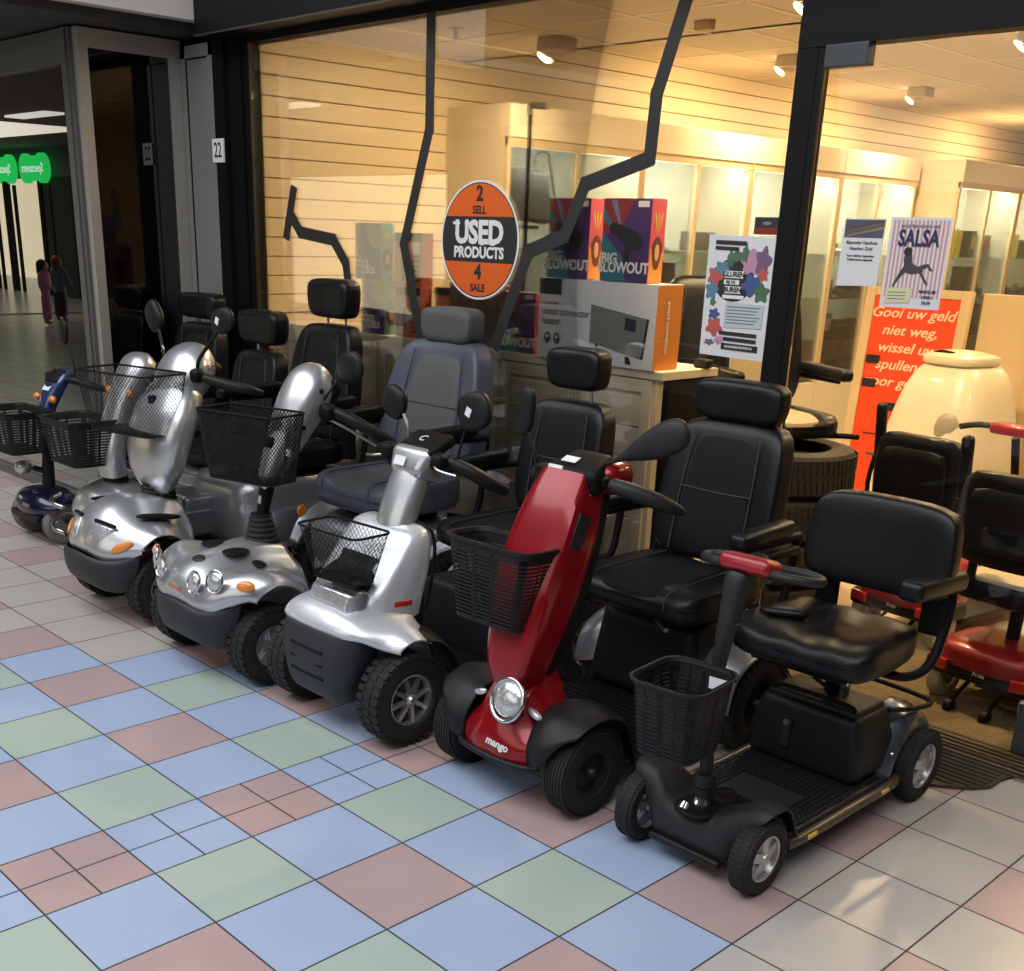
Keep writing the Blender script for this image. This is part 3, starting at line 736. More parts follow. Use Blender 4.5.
# ---------- tall red scooter
def red():
    y0 = .83
    r = thing('mobility_scooter', 'candy red scooter with tall angular column, round headlamp and smooth grey tyres', 'mobility scooter', (-.035,y0,0), 0, 'mobility scooters parked outside the shop')
    for x in (-.245,.235): wheel(r, x, .83, .138, .085, y0, 'rib', 'dish', 'rim_dark', face=.5, hub='rim_dark')
    for x in (-.265,.285): wheel(r, x, 1.60, .165, .095, y0, 'block', 'dish', 'rim_dark', face=.5, hub='rim_dark')
    # red nose
    cols = [[(0,.665,.135),(0,.655,.20),(0,.69,.29),(0,.745,.365),(0,.83,.40),(0,.90,.385)],
            [(.05,.665,.135),(.05,.655,.20),(.05,.695,.285),(.048,.75,.36),(.045,.83,.39),(.04,.90,.38)],
            [(.10,.675,.14),(.10,.675,.20),(.095,.72,.265),(.085,.78,.325),(.07,.84,.36),(.06,.90,.36)],
            [(.145,.70,.15),(.14,.705,.21),(.13,.755,.25),(.12,.81,.285),(.10,.86,.31),(.08,.90,.32)],
            [(.155,.735,.15),(.15,.745,.20),(.145,.785,.235),(.135,.83,.26),(.12,.87,.28),(.10,.90,.29)]]
    ns = MB(y0).net(cols).build('nose_cowl','red',r,thick=.005)
    for s_ in (-1,1): MB(y0).tube([(s_*.058,.672,.20),(s_*.075,.715,.275),(s_*.068,.76,.345),(s_*.055,.85,.385)],.006,8).build('nose_ridge','red',ns)
    text('maker_name','mango',.034,(.045,.650-y0,.205),'white_ink',ns,rot=(PI/2-.1,.04,0),shear=.25,bold=.001)
    lp = MB(y0).ell((.045,.700,.335),(.058,.03,.058),1,1,32,18,rot=RX(-.35)).build('headlamp','lamp_clear',r)
    MB(y0).tube([(.045+.062*math.cos(a),.688+.062*math.sin(a)*.34,.335+.06*math.sin(a)) for a in [2*PI*k/16 for k in range(16)]],.0065,10,2,closed=True).build('lamp_bezel','chrome',lp)
    for s_ in (-1,1): MB(y0).ell((s_*.115,.735,.30),(.028,.012,.011),.8,1,rot=RY(s_*.35)).build('indicator','lamp_clear',r)
    MB(y0).tube([(-.165,.71,.15),(-.12,.67,.15),(0,.655,.15),(.12,.67,.15),(.165,.71,.15)],.010,10).build('front_bumper','black_plastic',r)
    # black mudguards
    for s_ in (-1,1):
        cols = [[(s_*.135,.69,.15),(s_*.13,.69,.225),(s_*.125,.75,.30),(s_*.12,.86,.315),(s_*.12,.95,.28),(s_*.12,1.02,.17)],
                [(s_*.19,.675,.17),(s_*.19,.675,.235),(s_*.19,.745,.31),(s_*.185,.86,.328),(s_*.18,.96,.285),(s_*.18,1.03,.15)],
                [(s_*.25,.70,.255),(s_*.25,.71,.275),(s_*.255,.77,.312),(s_*.255,.86,.325),(s_*.25,.965,.275),(s_*.245,1.03,.12)],
                [(s_*.285,.735,.275),(s_*.288,.745,.287),(s_*.292,.785,.305),(s_*.295,.86,.312),(s_*.29,.955,.262),(s_*.285,1.02,.11)]]
        MB(y0).net(cols,mirror=False).build('front_mudguard','black_plastic',r,thick=.006)
    for s_ in (-1,1):
        sp_ = MB(y0).cyl((s_*.165,.74,.10),(s_*.155,.80,.22),.008,n=10).build('damper','chrome',r)
        q = MB(y0); q.tube([(s_*.15+.018*math.cos(a),.80+.018*math.sin(a),.12+.10*k/40) for k, a in enumerate([2*PI*k/8 for k in range(41)])],.003,6,1); q.build('damper_spring','red_plain',sp_)
    MB(y0).rbox((0,.84,.17),(.36,.05,.05),.01,3).build('front_axle','frame_black',r)
    # column shell: tall angular, widening upward
    def shell(p): return p
    b = MB(y0)
    secs = [(.745,.35,.055,.035,.0),(.765,.40,.078,.062,.0),(.80,.52,.100,.078,0),(.845,.66,.112,.085,0),(.895,.78,.112,.082,0),(.94,.88,.100,.075,0),(.975,.955,.085,.062,0)]
    b.sweep(secs,.34,36); cs = b.build('column_shell','red',r)
    MB(y0).sweep([(.84,.38,.06,.035),(.89,.52,.092,.04),(.95,.68,.10,.045),(1.00,.82,.09,.045),(1.03,.91,.08,.04)],.5).build('column_back','black_plastic',r)
    MB(y0).box((.106,.865,.77),(.1135,.915,.87),rot=RX(-.42)).build('side_scuff','grey_plastic',cs,False)
    label_plate(cs,y0,(.092,.93,.905),(.026,.03),RZ(1.45))
    hd = MB(y0).rbox((.015,1.0,.965),(.20,.14,.085),.03,5,rot=RX(.35),fn=lambda p:(p[0]*(1-.25*(p[1]>0)),p[1],p[2])).build('control_head','frame_black',r)
    MB(y0).ell((.075,1.05,.955),(.055,.07,.05),.8,.8).build('dash_cover','red',hd)
    label_plate(hd,y0,(-.03,.922,.975),(.055,.030),RX(.35-.7)); label_plate(hd,y0,(-.005,.962,1.005),(.055,.028),RX(-1.15),name='price_sticker')
    for s_ in (-1,1):
        MB(y0).tube([(s_*.05,1.0,.95),(s_*.12,1.0,.945),(s_*.19,1.03,.93),(s_*.25,1.09,.90),(s_*.27,1.15,.875)],[.012,.022,.024,.023,.012],12).build('handlebar','grey_plastic',r)
        lever(r,y0,[(s_*.06,1.0,.93),(s_*.12,1.04,.915),(s_*.20,1.09,.885)],.0045)
    MB(y0).rbox((-.115,.985,.955),(.07,.05,.03),.008,3).build('switch_box','frame_black',r)
    MB(y0).rbox((.10,.985,.955),(.05,.04,.03),.008,3).build('switch_box','frame_black',r)
    mirror(r,y0,(.06,1.01,.985),(.325,1.02,1.118),None,style='drop')
    mirror(r,y0,(-.165,.99,.945),(-.215,.985,1.115),(.065,.035,.145,.1),pts=[(-.165,.99,.945),(-.17,.985,.99),(-.20,.985,1.05),(-.212,.985,1.09)],armr=.0055)
    # basket
    basket_ribbed(r,(-.065,.755,.785),(.335,.165),(.25,.13),.245,y0,.02,n=17,tilt=-.04)
    # deck, body, seat
    dk = MB(y0).rbox((0,1.20,.125),(.50,.42,.05),.015,3).build('footboard','black_plastic',r)
    q = MB(y0)
    for k in range(14): q.box((-.23,1.01+k*.028,.150),(.23,1.022+k*.028,.154))
    q.build('rubber_ribs','frame_black',dk,False)
    MB(y0).rbox((0,1.56,.30),(.44,.42,.28),.04,5,fn=lambda p:(p[0]*(1-.1*(p[2]>0)),p[1]*(1-.12*(p[2]>0)),p[2])).build('rear_body','black_plastic',r)
    for s_ in (-1,1):
        cols = [[(s_*.20,1.42,.22),(s_*.20,1.44,.33),(s_*.20,1.55,.395),(s_*.20,1.68,.385),(s_*.20,1.78,.27)],
                [(s_*.26,1.40,.20),(s_*.26,1.43,.32),(s_*.26,1.55,.382),(s_*.26,1.68,.372),(s_*.26,1.79,.25)],
                [(s_*.335,1.41,.18),(s_*.335,1.445,.29),(s_*.335,1.55,.345),(s_*.335,1.67,.335),(s_*.335,1.78,.22)]]
        MB(y0).net(cols,mirror=False).build('rear_mudguard','silver_dark',r,thick=.006)
    seat(r,.035,y0,1.21,1.66,.605,.50,.46,.46,head=(1.115,.34,.135,.10),arms=(1,-1),armz=.165,armlen=.29,thick=.12,m='vinyl',m2='vinyl_soft',lean=.20,bz=.59)
    MB(y0).rbox((.33,1.56,.69),(.05,.26,.03),.01,3).build('arm_support','frame_black',r)
    MB(y0).cyl((.10,1.30,.47),(.17,1.26,.46),.008,n=8).build('swivel_lever','steel',r)
red()

# ---------- pale silver scooter with the tall front cowl and wire basket
def silver_cowl():
    y0 = .745
    r = thing('mobility_scooter', 'pale silver scooter with boxy grey bumper, tall front cowl and eight-spoke rims', 'mobility scooter', (-.79,y0,0), 0, 'mobility scooters parked outside the shop')
    for x in (-.26,.262): wheel(r, x, .745, .158, .105, y0, 'block', 'spoke', nsp=8, face=.56)
    for x in (-.27,.27): wheel(r, x, 1.62, .17, .11, y0, 'block', 'spoke', face=.56)
    # boxy bumper
    cols = [[(0,.565,.375),(0,.552,.36),(0,.535,.28),(0,.545,.18),(0,.575,.13),(0,.64,.115)],
            [(.10,.568,.375),(.10,.555,.36),(.10,.54,.28),(.10,.55,.18),(.10,.578,.13),(.10,.64,.115)],
            [(.155,.578,.375),(.155,.568,.358),(.15,.555,.28),(.14,.565,.18),(.125,.59,.13),(.12,.64,.118)],
            [(.195,.62,.372),(.195,.615,.352),(.185,.60,.28),(.165,.60,.19),(.145,.615,.14),(.13,.65,.125)],
            [(.205,.70,.365),(.20,.70,.345),(.19,.68,.28),(.17,.66,.20),(.15,.66,.15),(.135,.665,.135)]]
    bp = MB(y0).net(cols).build('bumper','bumper',r,thick=.008)
    q = MB(y0)
    for k in range(3):
        z = .305-k*.045
        q.rbox((0,.5445,z),(.18,.016,.013),.004,2)
    q.build('air_slots','frame_black',bp)
    # silver hood over bumper and wheels
    cols = [[(0,.56,.37),(0,.553,.392),(0,.585,.43),(0,.64,.455),(0,.74,.475),(0,.84,.48)],
            [(.09,.563,.37),(.09,.556,.392),(.09,.588,.43),(.09,.64,.452),(.09,.74,.472),(.09,.84,.475)],
            [(.16,.575,.368),(.16,.57,.39),(.158,.60,.422),(.155,.66,.44),(.15,.75,.455),(.15,.84,.45)],
            [(.205,.615,.36),(.208,.612,.378),(.21,.65,.40),(.205,.70,.415),(.20,.77,.42),(.20,.84,.40)],
            [(.25,.665,.335),(.255,.665,.35),(.265,.70,.375),(.27,.74,.388),(.27,.79,.385),(.27,.835,.365)],
            [(.30,.70,.325),(.303,.70,.337),(.312,.72,.358),(.315,.755,.368),(.315,.79,.362),(.315,.825,.345)]]
    MB(y0).net(cols).build('front_hood','silver_white',r,thick=.006)
    for s_ in (-1,1):
        cols = [[(s_*.17,.80,.40),(s_*.17,.87,.37),(s_*.17,.935,.29),(s_*.17,.965,.18)],[(s_*.26,.80,.385),(s_*.26,.88,.355),(s_*.26,.95,.27),(s_*.26,.97,.15)],[(s_*.32,.80,.36),(s_*.32,.875,.33),(s_*.32,.94,.25),(s_*.32,.96,.14)]]
        MB(y0).net(cols,mirror=False).build('mudguard_rear_half','black_plastic',r,thick=.006)
    # tall cowl, pale sides, dark basket recess in the front
    cw = []
    for (z, yf, yb, w) in ((.40,.67,.90,.192),(.47,.68,.92,.192),(.54,.735,.94,.189),(.60,.785,.95,.184),(.645,.82,.955,.175),(.675,.85,.95,.160),(.688,.878,.938,.13)):
        row = []
        for k in range(36):
            cx_, cy_ = se(2*PI*k/36, .36)
            row.append((w*cx_*(1-.12*(cy_ < 0)*abs(cy_)), (yf+yb)/2+(yb-yf)/2*cy_, z))
        cw.append(row)
    c2 = [cr([tuple(cw[i][k]) for i in range(len(cw))], 4) for k in range(36)]
    b = MB(y0); V = b.grid(list(map(list, zip(*c2))), cv=True); b.f(V[-1]); cowl = b.build('front_cowl','silver_white',r)
    MB(y0).tube([(.186,.905,.41),(.186,.925,.5),(.181,.945,.6),(.168,.948,.655),(.145,.94,.685),(0,.935,.697),(-.145,.94,.685),(-.168,.948,.655),(-.181,.945,.6),(-.186,.925,.5),(-.186,.905,.41)],.006,8).build('cowl_edging','frame_black',cowl)
    MB(y0).rbox((.192,.80,.455),(.006,.07,.018),.003,2,rot=RZ(-.12)).build('side_reflector','red_lens',cowl)
    hl = MB(y0).rbox((.02,.618,.475),(.225,.05,.07),.018,4,rot=RX(-.45),fn=lambda p:(p[0],p[1]+.03*(p[0]/.1)**2,p[2])).build('headlamp','lamp_clear',r)
    MB(y0).rbox((.02,.635,.489),(.25,.04,.078),.018,4,rot=RX(-.45),fn=lambda p:(p[0],p[1]+.03*(p[0]/.1)**2,p[2])).build('lamp_surround','silver_dark',hl)
    MB(y0).sweep([(.70,.50,.125,.03),(.765,.53,.12,.035),(.80,.57,.11,.04)],.5).build('basket_recess','black_plastic',r)
    basket_mesh(r,(.055,.66,.705),(.30,.16),(.20,.10),.17,y0,.05,cell=.0105,wire=.0024,m='frame_black')
    # steering column
    MB(y0).sweep([(.885,.60,.076,.05,.02),(.915,.70,.078,.052,.02),(.96,.80,.078,.052,.02),(1.0,.875,.075,.05,.02)],.85).build('steering_column','silver_dark' if False else 'silver',r)
    hd = MB(y0).rbox((.03,.995,.872),(.165,.115,.105),.03,5,rot=RX(-.42),fn=lambda p:(p[0]*(1+.18*(p[2]>0)),p[1],p[2])).build('control_head','silver',r)
    MB(y0).rbox((.035,1.025,.932),(.18,.125,.04),.012,4,rot=RX(.45)).build('dash_panel','frame_black',hd)
    text('maker_mark','C',.045,(.03,1.018-y0,.957),'white_ink',hd,rot=(.40,0,0))
    label_plate(hd,y0,(.015,.928,.890),(.055,.032),RX(-.42))
    for s_ in (-1,1):
        MB(y0).tube([(s_*.08,1.02,.905),(s_*.15,1.03,.895),(s_*.215,1.07,.865),(s_*.26,1.13,.825),(s_*.275,1.18,.80)],[.012,.02,.024,.024,.018],12).build('handlebar','black_plastic',r)
        MB(y0).ell((s_*.13,1.0,.895),(.035,.03,.03),.7,.8).build('switch_cluster','frame_black',r)
        lever(r,y0,[(s_*.12,.985,.885),(s_*.17,.965,.875),(s_*.235,.985,.865)],.0045,'steel')
    mirror(r,y0,(-.11,1.04,.93),(-.145,1.04,1.055),(.115,.05,.115,.3),style='steel',pts=[(-.07,1.04,.93),(-.075,1.04,.98),(-.115,1.04,1.04)])
    mirror(r,y0,(.17,1.05,.90),(.245,1.05,1.07),(.15,.05,.125,-.35),pts=[(.17,1.05,.90),(.19,1.05,.97),(.215,1.05,1.03)],sticker=True)
    MB(y0).rbox((0,1.19,.13),(.48,.5,.05),.015,3).build('footboard','black_plastic',r)
    MB(y0).rbox((.02,1.32,.265),(.42,.22,.25),.025,4).build('battery_cover','grey_plastic',r)
    MB(y0).rbox((0,1.60,.32),(.46,.40,.22),.05,5).build('rear_body','silver_dark',r)
    for s_ in (-1,1):
        cols = [[(s_*.17,1.36,.25),(s_*.17,1.42,.38),(s_*.17,1.56,.45),(s_*.17,1.72,.43),(s_*.17,1.84,.28)],
                [(s_*.26,1.35,.22),(s_*.26,1.41,.35),(s_*.26,1.56,.42),(s_*.26,1.72,.40),(s_*.26,1.85,.25)],
                [(s_*.325,1.38,.20),(s_*.325,1.44,.31),(s_*.325,1.57,.37),(s_*.325,1.70,.35),(s_*.325,1.82,.22)]]
        MB(y0).net(cols,mirror=False).build('rear_mudguard','silver_white',r,thick=.006)
    seat(r,.01,y0,1.27,1.74,.60,.47,.44,.42,head=(1.14,.265,.155,.12),arms=(-1,1),armz=.18,armlen=.33,thick=.11,m='vinyl',m2='vinyl_soft',lean=.16)
silver_cowl()

# ---------- silver scooter with the curvy four-lamp nose and domed tiller; grey captain seat
def bellows(root, y0, c, r0, r1, h, lean=0., n=6):
    b = MB(y0); prof = []
    for k in range(n*2+1):
        t = k/(n*2); rad = (r0+(r1-r0)*t)*(1 if k % 2 == 0 else .87); prof.append((c[0], c[1]+lean*t, c[2]+h*t, rad))
    rows = [[(x+rad*math.cos(2*PI*j/28), y+rad*math.sin(2*PI*j/28), z) for j in range(28)] for x, y, z, rad in prof]
    V = b.grid(rows, cv=True); b.f(V[-1])
    return b.build('bellows','rubber',root)

def silver_four():
    y0 = .70
    r = thing('mobility_scooter', 'silver scooter with four round headlamps, black mesh basket and blue-grey high-backed seat', 'mobility scooter', (-1.535,y0,0), 0, 'mobility scooters parked outside the shop')
    for x in (-.29,.275): wheel(r, x, .70, .150, .105, y0, 'block', 'five', 'rim_silver', face=.54)
    for x in (-.27,.27): wheel(r, x, 1.60, .165, .11, y0, 'block', 'spoke', face=.54)
    cols = [[(0,.485,.29),(0,.475,.33),(0,.505,.39),(0,.575,.435),(0,.68,.462),(0,.80,.475),(0,.92,.46)],
            [(.07,.488,.285),(.07,.478,.325),(.07,.51,.385),(.07,.58,.428),(.07,.68,.455),(.07,.80,.47),(.075,.92,.45)],
            [(.12,.495,.275),(.125,.487,.315),(.13,.52,.375),(.13,.58,.405),(.125,.67,.42),(.12,.78,.435),(.12,.92,.42)],
            [(.19,.515,.285),(.20,.508,.325),(.205,.54,.385),(.205,.60,.418),(.20,.68,.42),(.19,.78,.415),(.18,.92,.39)],
            [(.25,.555,.315),(.26,.55,.35),(.27,.585,.40),(.272,.65,.432),(.268,.72,.43),(.26,.80,.405),(.25,.90,.345)],
            [(.30,.60,.335),(.312,.598,.36),(.322,.635,.398),(.325,.69,.418),(.322,.76,.405),(.318,.83,.36),(.312,.875,.29)],
            [(.325,.625,.33),(.334,.625,.345),(.345,.66,.375),(.35,.70,.39),(.348,.765,.375),(.344,.825,.33),(.338,.86,.265)]]
    hd = MB(y0).net(cols).build('front_hood','silver',r,thick=.006)
    text('maker_name','STERLING',.022,(0,.478-y0,.345),'red_lens',hd,rot=(PI/2-.35,0,0))
    MB(y0).ell((0,.585,.438),(.035,.022,.006),1,1,rot=RX(.35)).build('hood_badge','grey_plastic',hd)
    for s_ in (-1,1):
        MB(y0).ell((s_*.17,.74,.428),(.05,.022,.006),.8,1,rot=RZ(s_*-.2)).build('hood_vent','frame_black',hd)
        MB(y0).ell((s_*.075,.70,.462),(.045,.05,.007),.8,.8).build('hood_vent','frame_black',hd)
    cols = [[(0,.475,.30),(0,.462,.28),(0,.465,.22),(0,.49,.16),(0,.53,.13)],
            [(.09,.48,.295),(.09,.467,.275),(.09,.47,.22),(.09,.492,.16),(.09,.53,.13)],
            [(.16,.497,.285),(.16,.486,.265),(.155,.486,.21),(.15,.505,.155),(.145,.54,.128)],
            [(.225,.54,.30),(.225,.53,.275),(.215,.525,.21),(.20,.54,.155),(.18,.565,.13)],
            [(.262,.60,.32),(.26,.595,.29),(.245,.59,.22),(.22,.59,.165),(.20,.60,.14)]]
    MB(y0).net(cols).build('bumper','bumper',r,thick=.008)
    for s_ in (-1,1):
        for k, (x, y, z) in enumerate(((.12,.495,.39),(.212,.528,.408))):
            lp = MB(y0).ell((s_*x,y,z),(.031,.016,.036),1,1,28,16,rot=RZ(s_*.3*(k+.3))@RX(-.25)).build('headlamp','lamp_clear',r)
            MB(y0).tube([(s_*x+.034*math.cos(a)*math.cos(s_*.3*(k+.3)),y-.006+.034*math.cos(a)*math.sin(s_*.3*(k+.3))+.0095*math.sin(a),z+.039*math.sin(a)) for a in [2*PI*j/14 for j in range(14)]],.0045,8,2,closed=True).build('lamp_bezel','chrome',lp)
        MB(y0).ell((s_*.322,.582,.405),(.034,.012,.020),.9,1,rot=RZ(s_*.75)@RX(-.3)).build('indicator','amber',r)
        MB(y0).tube([(s_*.16,.66,.16),(s_*.17,.665,.24),(s_*.175,.67,.31)],.022,10).build('damper','red_plain',r) if s_ > 0 else None
    MB(y0).rbox((0,.72,.17),(.42,.06,.05),.01,3).build('front_axle','frame_black',r)
    bellows(r,y0,(0,.865,.455),.074,.042,.115,.0)
    MB(y0).sweep([(.865,.52,.022,.022),(.88,.60,.026,.02),(.895,.66,.032,.022),(.905,.70,.03,.022)],.6).build('steering_column','frame_black',r)
    label_plate(r,y0,(0,.862,.625),(.02,.03),RX(-.2),'white_sticker','caution_label')
    # teardrop tiller shell
    tl = MB(y0).sweep([(.875,.665,.020,.018),(.905,.70,.045,.04),(.95,.78,.062,.055),(1.01,.88,.086,.072),(1.065,.97,.102,.084),(1.115,1.045,.096,.082),(1.15,1.09,.066,.055),(1.165,1.108,.02,.018)],.85,32).build('tiller_shell','silver',r)
    text('maker_mark','C',.07,(.03,.985-y0,.985),'white_ink',tl,rot=(PI/2-.55,0,.25))
    label_plate(tl,y0,(.085,.945,.81),(.022,.03),RZ(1.1)@RX(-.4))
    for x, z in ((.10,1.03),(.105,.90)): MB(y0).ell((x,1.09 if z > 1 else 1.0,z),(.008,.010,.010)).build('shell_bolt','frame_black',tl)
    MB(y0).rbox((0,1.15,1.0),(.17,.09,.14),.03,4,rot=RX(-.5)).build('dash_panel','frame_black',r)
    for s_ in (-1,1):
        MB(y0).tube([(s_*.08,1.10,.965),(s_*.15,1.12,.955),(s_*.22,1.16,.925),(s_*.27,1.23,.875),(s_*.285,1.29,.84)],[.012,.02,.023,.023,.02],12).build('handlebar','black_plastic',r)
        MB(y0).ell((s_*.125,1.10,.955),(.035,.03,.032),.7,.8).build('switch_cluster','frame_black',r)
        lever(r,y0,[(s_*.12,1.10,.93),(s_*.18,1.14,.90),(s_*.27,1.22,.835)],.006,'steel')
    mirror(r,y0,(.10,1.12,1.0),(.215,1.14,1.125),(.15,.05,.115,-.3),pts=[(.085,1.11,1.06),(.095,1.10,1.03),(.10,1.10,1.0),(.16,1.13,1.08),(.21,1.14,1.12)])
    basket_mesh(r,(.0,.835,.965),(.385,.20),(.31,.155),.255,y0,.26,cell=.0085,wire=.0046,m='frame_black')
    MB(y0).rbox((0,.93,.84),(.05,.06,.04),.01,2).build('basket_bracket','frame_black',r)
    MB(y0).rbox((0,1.16,.14),(.46,.48,.05),.015,3).build('footboard','black_plastic',r)
    MB(y0).ell((0,1.52,.36),(.30,.28,.13),.5,.45,40,20).build('rear_body','silver_dark',r)
    for s_ in (-1,1):
        cols = [[(s_*.14,1.30,.27),(s_*.15,1.36,.40),(s_*.15,1.50,.48),(s_*.15,1.68,.46),(s_*.15,1.80,.30)],
                [(s_*.24,1.29,.22),(s_*.25,1.35,.37),(s_*.25,1.50,.45),(s_*.25,1.68,.42),(s_*.25,1.81,.26)],
                [(s_*.325,1.33,.20),(s_*.33,1.39,.32),(s_*.33,1.52,.38),(s_*.33,1.66,.36),(s_*.33,1.78,.22)]]
        MB(y0).net(cols,mirror=False).build('rear_mudguard','silver_white',r,thick=.006)
    seat(r,.035,y0,1.24,1.70,.675,.50,.53,.60,head=(1.245,.31,.145,.13),arms=(-1,1),armz=.19,armlen=.34,thick=.155,style='grey',m='grey_vinyl',m2='grey_cloth',lean=.22,taper=.25,bt=.11,wing=.05,padm='frame_black')
silver_four()

# ---------- silver scooter with big shell tiller
def silver_shell():
    y0 = .73
    r = thing('mobility_scooter', 'silver scooter with huge rounded tiller shell, wraparound black bumper and almond amber indicator', 'mobility scooter', (-2.37,y0,0), 0, 'mobility scooters parked outside the shop')
    for x in (-.25,.25): wheel(r, x, .74, .150, .105, y0, 'block', 'spoke', 'rim_silver', face=.54)
    for x in (-.27,.27): wheel(r, x, 1.60, .165, .11, y0, 'block', 'spoke', face=.54)
    cols = [[(0,.505,.30),(0,.50,.34),(0,.545,.43),(0,.62,.49),(0,.72,.515),(0,.84,.505),(0,.93,.48)],
            [(.07,.51,.295),(.07,.505,.335),(.07,.55,.425),(.07,.62,.485),(.07,.72,.508),(.07,.84,.50),(.07,.93,.475)],
            [(.13,.52,.285),(.13,.515,.33),(.13,.56,.415),(.13,.63,.465),(.13,.72,.48),(.13,.83,.47),(.13,.93,.44)],
            [(.19,.55,.28),(.195,.545,.325),(.20,.59,.395),(.20,.65,.435),(.20,.73,.445),(.195,.83,.43),(.19,.93,.38)],
            [(.25,.595,.30),(.258,.59,.34),(.268,.635,.395),(.27,.69,.42),(.268,.76,.42),(.262,.84,.38),(.255,.90,.31)],
            [(.30,.63,.325),(.31,.63,.35),(.32,.67,.385),(.325,.71,.40),(.322,.77,.39),(.318,.83,.345),(.31,.87,.27)]]
    hd = MB(y0).net(cols).build('front_hood','silver',r,thick=.006)
    for s_ in (-1,1):
        MB(y0).net([[(s_*.045,.500,.315),(s_*.05,.515,.375),(s_*.065,.548,.428)],[(s_*.085,.505,.32),(s_*.10,.523,.38),(s_*.12,.558,.425)],[(s_*.12,.513,.33),(s_*.14,.536,.38),(s_*.175,.572,.418)]],mirror=False).build('headlamp','lamp_clear',r,thick=.014)
        MB(y0).tube([(s_*.06,.553,.436),(s_*.12,.563,.434),(s_*.18,.578,.426)],.008,8).build('lamp_brow','frame_black',r)
        MB(y0).ell((s_*.235,.573,.352),(.052,.010,.019),.9,1.2,rot=RZ(s_*.75)@RY(-s_*.45)@RX(-.2)).build('indicator','amber',r)
        MB(y0).ell((s_*.215,.76,.452),(.028,.10,.012),.8,1.1,rot=RZ(s_*-.1)@RX(-.12)).build('hood_vent','frame_black',hd)
        MB(y0).tube([(s_*.20,.66,.16),(s_*.20,.67,.24),(s_*.20,.68,.31)],.02,10).build('damper','red_plain',r) if s_ > 0 else None
    cols = [[(0,.49,.30),(0,.475,.28),(0,.475,.22),(0,.50,.17),(0,.54,.14)],
            [(.10,.495,.295),(.10,.48,.275),(.10,.482,.215),(.10,.505,.165),(.10,.545,.14)],
            [(.18,.52,.29),(.185,.508,.27),(.18,.508,.21),(.17,.525,.16),(.16,.56,.14)],
            [(.24,.57,.30),(.245,.56,.28),(.238,.555,.22),(.225,.565,.175),(.21,.58,.15)],
            [(.275,.63,.32),(.28,.63,.30),(.27,.62,.24),(.25,.615,.19),(.24,.62,.165)]]
    MB(y0).net(cols).build('bumper','bumper',r,thick=.008)
    MB(y0).rbox((0,.74,.17),(.42,.06,.05),.01,3).build('front_axle','frame_black',r)
    bellows(r,y0,(0,.88,.46),.085,.07,.09,.0,5)
    # big shell: rounded shield then domed head
    sh = MB(y0).sweep([(.905,.485,.018,.02),(.885,.525,.10,.045),(.875,.60,.165,.07),(.89,.70,.195,.085),(.925,.80,.20,.09),(.975,.885,.182,.085),(1.015,.935,.15,.07),(1.03,.955,.11,.05)],.75,36).build('tiller_shell','silver',r)
    label_plate(sh,y0,(.135,.925,.83),(.028,.03),RZ(.9))
    hd2 = MB(y0).sweep([(.975,.88,.10,.07),(1.01,.95,.135,.09),(1.06,1.02,.145,.095),(1.105,1.065,.12,.08),(1.14,1.09,.07,.045),(1.15,1.095,.02,.014)],.85,32).build('control_head','silver',r)
    text('maker_name','SC',.035,(.145,1.09-y0,1.035),'ink',hd2,rot=(PI/2,0,PI/2-.4))
    MB(y0).rbox((0,1.13,1.0),(.20,.08,.12),.03,4,rot=RX(-.5)).build('dash_panel','frame_black',r)
    for s_ in (-1,1):
        MB(y0).tube([(s_*.10,1.03,1.01),(s_*.17,1.04,1.00),(s_*.24,1.08,.985),(s_*.31,1.15,.965),(s_*.335,1.22,.945)],[.012,.02,.022,.021,.012],12).build('handlebar','black_plastic',r)
        MB(y0).ell((s_*.145,1.02,1.01),(.03,.03,.03),.7,.8).build('switch_cluster','frame_black',r)
    mirror(r,y0,(.14,1.03,1.02),(.27,1.08,1.24),(.16,.05,.105,-.2),pts=[(.14,1.03,1.02),(.145,1.03,1.07),(.20,1.06,1.15),(.25,1.08,1.21)],sticker=True,armr=.008)
    mirror(r,y0,(-.14,1.03,1.02),(-.30,1.08,1.22),(.14,.05,.12,.9),pts=[(-.14,1.03,1.02),(-.15,1.03,1.07),(-.22,1.06,1.13),(-.28,1.08,1.19)],armr=.006)
    label_plate(r,y0,(-.17,1.04,1.09),(.022,.026),RY(.4))
    basket_mesh(r,(-.02,.80,1.025),(.45,.24),(.36,.18),.25,y0,.22,cell=.010,wire=.0026,m='frame_black')
    MB(y0).rbox((0,.90,.90),(.05,.06,.04),.01,2).build('basket_bracket','frame_black',r)
    MB(y0).rbox((0,1.14,.14),(.46,.44,.05),.015,3).build('footboard','black_plastic',r)
    def rf(p): return (p[0]*(1-.05*(p[2]>.05)), p[1], p[2])
    bd = MB(y0).ell((.04,1.46,.39),(.26,.32,.17),.26,.28,44,24,rf).build('rear_body','silver_dark',r)
    MB(y0).cyl((.295,1.43,.40),(.306,1.43,.40),.03,.026,20).build('side_reflector','amber',bd)
    MB(y0).rbox((-.12,1.12,.36),(.22,.22,.20),.03,5).build('battery_box','silver_dark',r)
    MB(y0).rbox((-.12,1.12,.385),(.226,.226,.010),.004,2).build('box_seam','silver',r)
